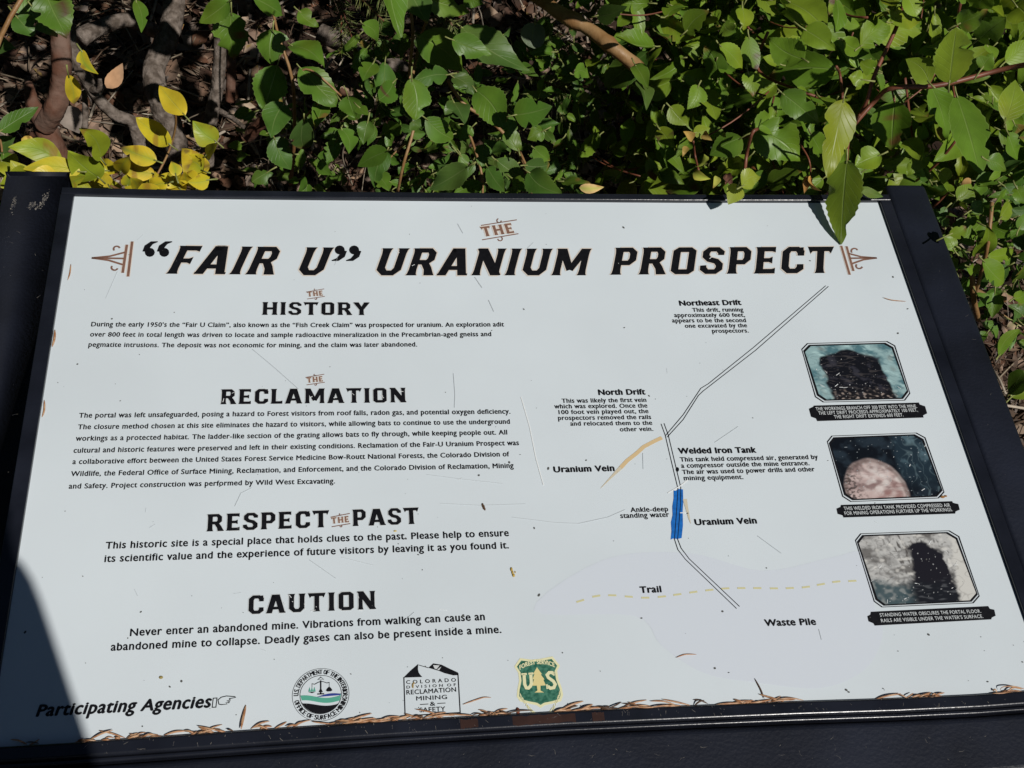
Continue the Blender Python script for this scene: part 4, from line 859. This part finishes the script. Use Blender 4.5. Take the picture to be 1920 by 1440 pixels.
for pts, r, d in (([(1700, -30), (1685, 40), (1640, 140), (1625, 190), (1600, 235)], .0024, 1.5), ([(1600, 235), (1640, 190), (1672, 165), (1760, 160), (1880, 130), (1960, 115)], .0030, 1.48), ([(1394, 350), (1400, 290), (1410, 250), (1420, 242)], .0021, 1.42), ([(1580, 185), (1575, 140), (1568, 125)], .0018, 1.45), ([(1790, 182), (1786, 158)], .0013, 1.48), ([(1677, 190), (1672, 166)], .0013, 1.48), ([(1740, 160), (1790, 60), (1800, 10), (1815, -30)], .0019, 1.52), ([(1310, 320), (1303, 290), (1300, 265)], .0014, 1.44), ([(1440, 60), (1420, 130), (1500, 170), (1560, 190)], .002, 1.6), ([(1588, 310), (1592, 260), (1612, 215)], .0016, 1.42), ([(1520, 330), (1517, 300), (1500, 270)], .0012, 1.5)):
    mb = MB(); mb.tube(smooth_path([D(x, y, d+.02*math.sin(i*2)) for i, (x, y) in enumerate(pts)]), r, 6); mb.build('twig', M['redtwig'], s5)
mb = MB()
for _ in range(46):
    x, y = R.uniform(1150, 1950), R.uniform(-20, 340); d = R.uniform(1.6, 1.95); a = R.uniform(0, 6.3); l = R.uniform(60, 150); mb.tube(smooth_path([D(x, y, d), D(x+.5*l*math.cos(a), y+.5*l*math.sin(a)+8, d+.02), D(x+l*math.cos(a), y+l*math.sin(a), d+.05)], 4), R.uniform(.0008, .002), 5)
tag(mb.build('fine_twigs', M['redtwig'], s5), kind='stuff')
# leaves that droop over the sign
def droop(name, B, T, wd, nrm, col, label=None, **k):
    m_ = MB(); leaf(m_, B, T, wd, nrm, col, n=26, **k); o = m_.build(name, M['leaf'], s5)
    if label: o['label'] = label
Bp, Tp = P(1588, 300, .062), P(1575.5, 458, .003)
ax = (Tp-Bp).normalized(); nn = ax.cross(SUN).normalized(); nn = nn if nn.dot(vdir(Bp)) > 0 else -nn
droop('drooping_leaf', Bp, Tp, .044, (nn*.91+SUN*.40).normalized(), (.115, .175, .016), 'long olive leaf whose tip touches the sign face', fold=.10, curl=.05, bites=2, petiole=.012, ser=.05)
droop('drooping_leaf', P(1384, 346, .034), P(1366, 383, .026), .021, (vdir(P(1380, 360))+SUN*.5).normalized(), (.25, .30, .03), 'small yellow green leaf over the frame', fold=.15, curl=.1, petiole=.008, ser=.06)
droop('drooping_leaf', P(1390, 350, .05), P(1427, 330, .05), .022, (vdir(P(1400, 350))+SUN*.5).normalized(), (.24, .29, .03), None, fold=.2, curl=.1, petiole=.008, ser=.06)
droop('drooping_leaf', P(1612, 353, .03), P(1658, 369, .02), .011, (vdir(P(1630, 360))+SUN*.7).normalized(), (.10, .18, .03), None, fold=.2, curl=.1, petiole=.008)
droop('drooping_leaf', P(1580, 352, .035), P(1553, 368, .02), .016, (vdir(P(1560, 360))+SUN*.7).normalized(), (.16, .22, .03), None, fold=.2, curl=.1)
for bx, by, tx, ty, wpx, c_ in ((1300, 262, 1285, 248, 17, (.32, .22, .06)), (1318, 250, 1330, 262, 16, (.38, .27, .07)), (1300, 320, 1328, 335, 18, (.33, .31, .05)), (1345, 330, 1340, 350, 14, (.28, .28, .05)), (1290, 275, 1282, 290, 12, (.4, .28, .1)), (1322, 290, 1312, 318, 22, (.24, .27, .04)), (1362, 325, 1372, 345, 16, (.10, .045, .03)), (1372, 330, 1360, 342, 14, (.13, .06, .035)), (1402, 318, 1416, 312, 14, (.2, .08, .03)), (1518, 330, 1530, 362, 24, (.36, .20, .05)), (1516, 330, 1508, 358, 16, (.26, .13, .035))):
    m_ = MB(); leaf(m_, D(bx, by, 1.42), D(tx, ty, 1.41), wpx*1.42/FPX, (vdir(D(bx, by, 1.4))+Vector((R.gauss(0, .5), R.gauss(0, .5), R.gauss(0, .5)))).normalized(), c_, n=8, fold=.5, curl=.6, ser=.02)
    m_.build('withered_leaflet', M['dead'], s5)
# --- low shrub right of the sign
s6 = shrub('low_shrub', 'low green leafy plant growing beside the right edge of the sign', 1850, 620)
mb = MB()
for h in ((1800, 452, 1852, 410, 48), (1828, 480, 1854, 430, 32), (1853, 426, 1894, 442, 30), (1795, 374, 1822, 344, 36), (1862, 386, 1886, 354, 28), (1843, 488, 1889, 530, 42), (1852, 480, 1901, 468, 24), (1904, 527, 1932, 488, 36), (1892, 738, 1928, 688, 34), (1896, 745, 1930, 712, 26), (1872, 668, 1912, 618, 20), (1780, 440, 1812, 425, 22), (1875, 410, 1900, 380, 30), (1910, 430, 1925, 400, 26), (1815, 500, 1842, 512, 24), (1900, 560, 1925, 545, 22), (1905, 350, 1925, 380, 30), (1780, 360, 1765, 335, 26), (1790, 470, 1770, 440, 24), (1820, 395, 1845, 380, 26), (1870, 455, 1850, 445, 24)):
    hero(mb, *h, d=R.uniform(1.42, 1.6), pal=YGm)
filler(mb, 260, 1740, 2050, 330, 640, 1.55, 1.85, lambda x, y: .95 if y < 520 else .3, GREEN, (24, 46))
filler(mb, 60, -60, 40, 300, 560, 1.6, 1.9, lambda x, y: .9, GREEN, (24, 46))
filler(mb, 420, 2050, 2800, 420, 900, 1.55, 1.9, lambda x, y: .7, GREEN, (24, 46))
mb.build('foliage', M['leaf'], s6)
mb = MB(); mb.tube(smooth_path([D(1826, 560, 1.62), D(1850, 470, 1.5), D(1860, 380, 1.5)]), .0024, 6); mb.tube(smooth_path([D(1822, 500, 1.55), D(1826, 560, 1.6), D(1835, 600, 1.66)]), .0035, 6); mb.tube(smooth_path([D(1822, 545, 1.7), D(1850, 552, 1.7), D(1885, 562, 1.71)]), .0042, 7); mb.tube(smooth_path([D(1830, 575, 1.7), D(1880, 590, 1.68), D(1925, 625, 1.7)]), .0014, 5)
mb.build('stem', M['twig'], s6)
# --- crown of the tall shrub above the left part (throws the dappled shade on the stems)
s7 = empty('overhanging_shrub', D(250, 320, 2.35), 'taller leafy shrub whose crown reaches out over the grey stems at the upper left', 'shrub')
mb = MB(); k = 0
while k < 1900:
    p = Vector((R.uniform(-1.25, .5), R.uniform(.36, 1.2), R.uniform(1.15, 1.85))); x, y = proj(p)
    if y > -70: continue
    if nz(p.x*1, p.y+p.z, 4.2, 2) < -.26: continue
    k += 1; dv = Vector((R.gauss(0, 1), R.gauss(0, 1), R.gauss(-.4, .7))).normalized(); L = R.uniform(.045, .085)
    leaf(mb, p, p+dv*L, L*.55, Vector((R.gauss(0, .5), R.gauss(-.3, .5), 1)).normalized(), R.choice(GREEN), n=8, fold=.3, petiole=.008)
mb.build('foliage', M['leaf'], s7)
mb = MB()
for x0, x1 in ((-.9, -.7), (-.45, -.3), (.0, .1), (-1.1, -1.1)):
    mb.tube(smooth_path([(x0, 1.75, zg(x0, 1.75)-.05), (x0, 1.6, 1.35), (x1, 1.25, 1.65), (x1, .9, 1.7)]), [.016-.0006*i for i in range(19)], 8)
mb.build('stem', M['bark'], s7)
# --- spruce sapling needles
s8 = shrub('spruce_sapling', 'small spruce sapling with needled twigs behind the broad leaves, top centre', 800, 120, 'sapling')
mbn = MB(); mbs = MB()
def sprig(x0, y0, x1, y1, d, n=80, ln=.026, col=(.075, .115, .03)):
    a, b = D(x0, y0, d), D(x1, y1, d-.03); ax = (b-a).normalized(); mbs = MB(); mbs.tube([a, (a+b)/2, b], [.0018, .0015, .001], 5); mbs.build('twig', M['redtwig'], s8)
    s_ = ax.cross(vdir(a)).normalized(); u_ = s_.cross(ax)
    for i in range(n):
        t = R.random(); th = R.uniform(0, 6.28); p = a+(b-a)*t; q = (ax*R.uniform(.5, .9)+s_*math.cos(th)+u_*math.sin(th)).normalized(); l = ln*R.uniform(.7, 1.1)
        c_ = mixc(col, (.30, .28, .10), R.random()*.6); mbn.tube([p, p+q*l*.6, p+q*l], [.0006, .00055, .0001], 4, col=c_, cap=False)
for sp in ((628, -20, 660, 70), (650, -30, 720, 40), (690, 10, 705, 100), (700, -20, 760, 30), (820, 10, 850, 50), (835, 40, 805, 60), (830, 150, 960, 190), (870, 130, 980, 235), (960, 190, 1030, 260), (900, 215, 940, 250), (1010, 60, 1080, 90), (1020, 90, 1130, 140), (990, 140, 1060, 170), (1040, 200, 1100, 230), (640, 30, 640, 100), (1160, 230, 1190, 310)):
    sprig(*sp, R.uniform(1.85, 2.05), col=(.075, .115, .03) if sp[0] < 860 else (.05, .075, .025))
mbn.build('needles', M['needle'], s8)
# ------------------------------------------------------------------ litter
BR2 = None
def gp(x, y): return D(x, y, G(x, y))
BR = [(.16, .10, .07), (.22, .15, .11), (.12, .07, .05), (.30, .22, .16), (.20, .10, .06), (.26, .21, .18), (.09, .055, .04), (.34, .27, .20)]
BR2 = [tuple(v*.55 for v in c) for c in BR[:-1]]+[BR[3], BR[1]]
mb = MB()
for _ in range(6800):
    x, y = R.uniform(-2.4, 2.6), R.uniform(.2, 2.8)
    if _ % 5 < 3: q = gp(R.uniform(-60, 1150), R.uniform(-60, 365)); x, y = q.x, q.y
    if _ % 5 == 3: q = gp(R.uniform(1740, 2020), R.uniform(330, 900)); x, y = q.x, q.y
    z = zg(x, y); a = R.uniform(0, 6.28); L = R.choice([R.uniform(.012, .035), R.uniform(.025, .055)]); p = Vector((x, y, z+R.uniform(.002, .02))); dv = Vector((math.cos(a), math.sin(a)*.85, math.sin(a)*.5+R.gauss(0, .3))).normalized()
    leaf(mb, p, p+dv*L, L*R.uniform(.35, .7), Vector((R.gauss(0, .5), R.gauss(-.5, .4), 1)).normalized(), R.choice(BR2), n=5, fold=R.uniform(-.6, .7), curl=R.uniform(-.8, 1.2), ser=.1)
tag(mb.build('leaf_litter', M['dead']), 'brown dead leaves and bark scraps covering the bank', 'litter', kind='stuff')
mb = MB()
for _ in range(1500):
    x, y = R.uniform(-1.7, 1.7), R.uniform(.3, 2.4)
    if _ % 5 < 3: q = gp(R.uniform(-60, 1150), R.uniform(-60, 365)); x, y = q.x, q.y
    if _ % 5 == 3: q = gp(R.uniform(1740, 2020), R.uniform(330, 900)); x, y = q.x, q.y
    z = zg(x, y)+R.uniform(.004, .05); a = R.uniform(0, 6.28); L = R.uniform(.03, .12); e = Vector((math.cos(a)*L, math.sin(a)*L*.8, math.sin(a)*L*.45+R.gauss(0, .015)))
    p = Vector((x, y, z)); c_ = R.choice([(.26, .21, .15), (.16, .12, .085), (.34, .29, .23), (.09, .06, .04), (.07, .045, .03)])
    mb.tube([p, p+e*.5+Vector((0, 0, R.gauss(.003, .004))), p+e], R.choice([.0006, .0008, .001, .0016, .0016, .003]), 4, col=c_)
tag(mb.build('twig_litter', M['dead']), 'thin dry twigs and needles strewn over the bank', 'litter', kind='stuff')
mb = MB(); k = 0                           # pale dry grass stalks near the sign's back edge
for _ in range(90):
    x, y = R.uniform(-1.0, .3), R.uniform(.75, 1.25); z = zg(x, y); h = R.uniform(.05, .16); mb.tube(smooth_path([(x, y, z), (x+R.gauss(0, .02), y-.02, z+h*.6), (x+R.gauss(0, .05), y-.05, z+h)], 4), R.uniform(.0008, .0018), 4, col=R.choice([(.36, .31, .23), (.28, .23, .17), (.42, .38, .3)]))
tag(mb.build('dry_stalks', M['dead']), 'pale dry stalks standing in the litter behind the sign', 'stalks', kind='stuff')
# loose dead leaves one can pick out
def dead(bx, by, tx, ty, wpx, d, c_, label, name='dead_leaf', fold=.3, curl=.5):
    m_ = MB(); B = D(bx, by, d) if d else P(bx, by, .012); T = D(tx, ty, d) if d else P(tx, ty, .012)
    dd = d or 1.35; leaf(m_, B, T, wpx*dd/FPX, (vdir(B)+SUN*.4).normalized(), c_, n=12, fold=fold, curl=curl, ser=.02); tag(m_.build(name, M['dead']), label, 'dead leaf')
dead(1086, 352, 1133, 350, 18, 1.39, (.55, .36, .17), 'tan curled dead leaf behind the top rail near its middle')
dead(200, 165, 230, 118, 26, 2.05, (.36, .22, .13), 'light brown dead leaf between the grey stems')
dead(120, 200, 150, 250, 40, 1.95, (.24, .20, .17), 'grey brown dead leaf against the forked trunk')
dead(300, 75, 345, 45, 30, 2.15, (.33, .14, .06), 'rusty orange dead leaf at the upper left')
dead(40, 260, 70, 275, 18, 1.9, (.5, .33, .07), 'ochre dead leaf at the foot of the forked trunk')
dead(440, 190, 480, 200, 18, 2.1, (.34, .27, .2), 'pale dead leaf right of the slender trunk')
dead(0, 375, 22, 350, 20, 1.75, (.30, .22, .17), 'pale brown dead leaf beside the left tube of the sign')
dead(1888, 612, 1918, 610, 16, 1.75, (.42, .33, .25), 'pale dead leaf right of the sign on the litter')
dead(1820, 335, 1800, 350, 14, 1.6, (.4, .25, .1), 'small brown leaf above the right tube of the sign')
# ------------------------------------------------------------------ fallen needles on the sign
def needle(pts, wpx, m, label, group=None, hs=None, name='pine_needle'):
    mb = MB(); n = len(pts); hs = hs or [.0012]*n; P3 = smooth_path([P(x, y, h) for (x, y), h in zip(pts, hs)], 5); k = len(P3)
    mb.tube(P3, [wpx*.00023*(1-.75*abs(2*i/(k-1)-1)**3) for i in range(k)], 6, flat=.6, nrm=NZ)
    return tag(mb.build(name, m), label, 'pine needle', group)
GN = 'pine needles lying along the bottom edge'
needle([(127, 525), (131, 512), (133, 495)], 3.2, M['straw'], 'brown needle by the left frame edge below the title ornament')
needle([(98, 650), (102, 635), (103, 618)], 5, M['straw'], 'brown needle on the left frame edge beside the history text')
needle([(79, 782), (83, 768), (83, 750)], 4, M['straw'], 'brown needle on the left frame edge beside the reclamation text')
needle([(1656, 557.5), (1672, 562.5), (1699, 565)], 2.4, M['straw'], 'curved brown needle lying right of the line drawing under the title')
needle([(452, 1367), (455, 1350), (461, 1322)], 5, M['straw'], 'upright brown needle right of the pointing hand', hs=[.004, .003, .001])
needle([(1433, 1310), (1426, 1292), (1415, 1272)], 2.8, M['straw2'], 'straight dark needle standing up at the bottom rail right of the middle', hs=[.0012, .0008, .0008])
needle([(1268, 1233), (1285, 1227), (1306, 1227)], 2.4, M['straw'], 'small orange needle alone on the face above the bottom rail')
needle([(868, 1321), (890, 1313), (908, 1307.5), (921, 1308)], 2.4, M['straw'], 'arched brown needle right of the mountain emblem')
needle([(1875, 1294), (1880, 1288), (1900, 1287), (1922, 1292)], 2.6, M['straw'], 'looped brown needle in the lower right corner of the face', hs=[.002, .005, .006, .003])
first = None
def edge_y(x): return proj(W(uv(x, 1340, HF)[0], lerp_at(BOTH, uv(x, 1340, HF)[0]), 0.0))[1]
clusters = [(170, 16, 6), (225, 30, 7), (270, 34, 8), (365, 30, 7), (410, 34, 7), (505, 40, 4), (552, 30, 3), (620, 30, 6), (662, 30, 11), (692, 20, 6), (758, 30, 6), (806, 34, 7), (900, 34, 8), (930, 26, 4), (1045, 26, 4), (1098, 30, 6), (1135, 26, 7), (1195, 34, 7), (1230, 26, 4), (1330, 26, 2), (1405, 30, 9), (1440, 24, 5), (1700, 34, 5), (1745, 34, 5), (1870, 30, 6), (40, 30, 3)]
for cx, sp, n in clusters:
    for i in range(n):
        x = R.gauss(cx, sp*.5); l = R.uniform(16, 56)*(1 if R.random() < .7 else .5); up = min(abs(R.gauss(0, 6))*(2.0 if i % 3 == 0 else 1), l*.42, 17); x1 = x+l*R.choice([-1, 1, 1]); b0, b1 = edge_y(max(-10, x))-1.2, edge_y(min(1915, max(-10, x1)))-1.2
        y0 = b0-R.uniform(0, 3); y1 = b1-up-R.uniform(0, 3); h = R.uniform(.0007, .0035)
        if i % 3 == 0: y0, y1 = y1+(b0-b1), y0+(b1-b0)
        y0, y1 = min(y0, b0-.4), min(y1, b1-.4)
        needle([(x, y0), ((x+x1)/2, min((y0+y1)/2+R.gauss(-1.2, 1.5), (b0+b1)/2-.4)), (x1, y1)], R.uniform(2.2, 4.2), M['straw'] if R.random() < .85 else M['straw2'], 'thin copper brown pine needle in the fringe along the bottom rail', GN, hs=[h, h+.001, max(.001, h-.002)])
def crumb(pts, label, c_, cat, nm):
    mb = MB()
    for (x, y, rx, ry) in pts:
        a, b = uv(x, y); k = .00058; vs = []; fs = []
        for j in range(4):
            for i in range(8): t = i*math.pi/4; f = math.cos(j*.5); vs.append(W(a+rx*k*f*math.cos(t), b+ry*k*1.3*f*math.sin(t), .0004+min(rx, ry)*k*math.sin(j*.5)))
        for j in range(3):
            for i in range(8): fs.append((j*8+i, j*8+(i+1) % 8, (j+1)*8+(i+1) % 8, (j+1)*8+i))
        fs.append(tuple(24+i for i in range(8))); mb.add(vs, fs, col=c_)
    tag(mb.build(nm, M['dead']), label, cat)
crumb([(905, 947.5, 1.8, 3), (907, 951.5, 2, 3.4), (909, 955, 1.4, 2)], 'dark brown seed husk on the face right of the word past', (.10, .055, .03), 'seed', 'seed_husk')
crumb([(959, 1068, 2, 3), (961, 1074, 1.8, 3), (963, 1079, 2.2, 2.4), (966, 1073, 1, 1.4)], 'mustard yellow crumb on the face right of the respect text', (.42, .29, .07), 'crumb', 'lichen_crumb')
crumb([(302, 1270.5, 3, 1.8)], 'yellowish speck on the face above the agencies line', (.33, .26, .09), 'crumb', 'lichen_crumb')
crumb([(1767, 932, 4.2, 2), (1773, 930.5, 2.4, 1.4)], 'orange brown bud scale at the corner of the tank picture', (.34, .17, .06), 'seed', 'bud_scale')
crumb([(774, 1286, 1.4, 3), (776, 1281, 1.2, 1.4)], 'small ochre scrap on the mountain emblem', (.45, .32, .12), 'crumb', 'lichen_crumb')
crumb([(971, 1333, 3, 4)], 'reddish brown scrap standing on the bottom rail below the shield', (.16, .05, .03), 'seed', 'bud_scale')
crumb([(741, 996, 2.6, 1.2)], 'tiny yellow flake below the word past', (.5, .38, .12), 'crumb', 'lichen_crumb')
# ------------------------------------------------------------------ the forest round the clearing: unseen trees added to close off most of the sky
mb = MB(); FR = random.Random(5)
for az in (-22, 6, 33, 60, 88, 116, 145, 172, 200, 226, 250, -8, 75, 130, 186, 238):
    a = math.radians(az+FR.uniform(-4, 4)); rr = FR.uniform(4.6, 7.2); x, y = rr*math.cos(a), rr*math.sin(a); z0 = zg(x, y)-.2; H = FR.uniform(9, 12)
    mb.tube([(x, y, z0), (x, y, z0+H*.5), (x, y, z0+H)], [.16, .1, .02], 8)
    for k in range(1500):
        t = FR.random()**1.2; th = FR.uniform(0, 6.28); q = (1-t)*1.55*FR.uniform(.35, 1); p = Vector((x+q*math.cos(th), y+q*math.sin(th), z0+.9+t*(H-.9)-q*.25)); o = Vector((math.cos(th), math.sin(th), -.35)); sdv = Vector((-math.sin(th), math.cos(th), 0)); l = FR.uniform(.25, .5)
        mb.add([p-sdv*.10, p+o*l*.6-sdv*.14, p+o*l, p+o*l*.6+sdv*.14, p+sdv*.10], [(0, 1, 2, 3, 4)], smooth=False)
tag(mb.build('added_forest', mat('added_forest_needles', (.03, .055, .02), .7, .2, var=.4, scale=3)), 'unseen ring of dark conifers added round the clearing to block sky light', 'added_forest', kind='stuff')
# ------------------------------------------------------------------ the photographer (only the shadow of the right arm reaches the sign)
def skin(chains, name, m, parent, sub=2):
    bm = bmesh.new(); lay = bm.verts.layers.skin.verify(); made = {}
    for ch in chains:
        prev = None
        for (p, r) in ch:
            key = tuple(round(c, 4) for c in p)
            if key in made: v = made[key]
            else: v = bm.verts.new(p); made[key] = v; v[lay].radius = (r, r); v[lay].use_root = (len(made) == 1)
            if prev is not None and prev is not v and not bm.edges.get((prev, v)): bm.edges.new((prev, v))
            prev = v
    me = bpy.data.meshes.new(name+'_cage'); bm.to_mesh(me); bm.free(); o = bpy.data.objects.new(name+'_cage', me); COL.objects.link(o)
    s = o.modifiers.new('s', 'SKIN'); s.use_smooth_shade = True; o.modifiers.new('b', 'SUBSURF').levels = sub; o.modifiers['b'].render_levels = sub
    dg = bpy.context.evaluated_depsgraph_get(); dg.update(); nm = bpy.data.meshes.new_from_object(o.evaluated_get(dg)); bpy.data.objects.remove(o)
    nm.name = name; nm.materials.clear(); nm.materials.append(m); return link(name, nm, parent)
SK = mat('skin', (.42, .25, .18), .5, .4); JK = mat('dark_jacket', (.03, .035, .05), .8, .2); TR = mat('trousers', (.05, .05, .06), .85, .2); HR = mat('hair', (.03, .02, .015), .6, .3); PH = mat('phone_body', (.02, .02, .022), .3, .5)
gx, gy = -.17, -1.36; g0 = zg(gx, gy)
per = empty('person', (gx, gy, g0), 'person standing before the sign, seen only as a shadow at its lower left corner', 'person')
hR, hL = Vector((-.066, -.945, 1.575)), Vector((-.30, -.945, 1.575))
eR, eL = Vector((-.002, -1.16, 1.28)), Vector((-.40, -1.16, 1.28))
shR, shL, nk, hp = Vector((-.01, -1.36, 1.42)), Vector((-.35, -1.36, 1.42)), Vector((gx, -1.34, 1.50)), Vector((gx, -1.37, .95))
hd = Vector((gx, -1.29, 1.66))
body = [[(hp, .12), (Vector((gx, -1.37, 1.2)), .12), (Vector((gx, -1.36, 1.38)), .10), (nk, .055), (Vector((gx, -1.31, 1.57)), .06), (hd, .088), (Vector((gx, -1.28, 1.74)), .06)]]
for sh_, e_, h_ in ((shR, eR, hR), (shL, eL, hL)): body.append([(Vector((gx, -1.36, 1.38)), .10), (sh_, .055), (e_, .04), (h_+(e_-h_)*.25, .027), (h_, .024)])
for sx in (-1, 1): body.append([(hp, .12), (Vector((gx+sx*.09, -1.37, .86)), .085), (Vector((gx+sx*.1, -1.35, .47)), .055), (Vector((gx+sx*.1, -1.38, .13)), .038), (Vector((gx+sx*.1, -1.25, .10)), .035)])
for h_, s_ in ((hR, 1), (hL, -1)):
    for k in range(4):
        z_ = -.03+.02*k; body.append([(h_, .024), (h_+Vector((s_*.012, .03, z_)), .009), (h_+Vector((-s_*.012, .045, z_)), .008), (h_+Vector((-s_*.035, .042, z_)), .007)])
    body.append([(h_, .024), (h_+Vector((-s_*.02, -.025, .0)), .011), (h_+Vector((-s_*.05, -.02, .01)), .009)])
skin(body, 'body', SK, per)
jk = [[(hp+Vector((0, 0, -.02)), .16), (Vector((gx, -1.37, 1.2)), .155), (Vector((gx, -1.36, 1.37)), .135), (Vector((gx, -1.345, 1.47)), .075)]]
for sh_, e_, h_ in ((shR, eR, hR), (shL, eL, hL)): jk.append([(Vector((gx, -1.36, 1.37)), .135), (sh_, .075), (e_, .056), (h_+(e_-h_)*.07, .036)])
skin(jk, 'jacket', JK, per)
skin([[(hp, .15), (Vector((gx+sx*.1, -1.37, .84)), .105), (Vector((gx+sx*.105, -1.35, .47)), .075), (Vector((gx+sx*.105, -1.38, .1)), .06)] for sx in (-1, 1)], 'trousers', TR, per)
skin([[(hd+Vector((0, -.03, .0)), .085), (hd+Vector((0, -.02, .05)), .088), (hd+Vector((0, .0, .085)), .06)]], 'hair', HR, per)
bm = bmesh.new(); bmesh.ops.create_cube(bm, size=1)
for v in bm.verts: v.co = cam_w-f_w*.013+r_w*(v.co.x*.155-.0)+u_w*(v.co.y*.074-.02)+f_w*(v.co.z*.008)
bmesh.ops.bevel(bm, geom=bm.edges[:], offset=.003, segments=3, affect='EDGES')
me = bpy.data.meshes.new('phone'); bm.to_mesh(me); bm.free(); me.materials.append(PH); po = link('phone', me); tag(po, 'dark phone held up before the sign', 'phone')
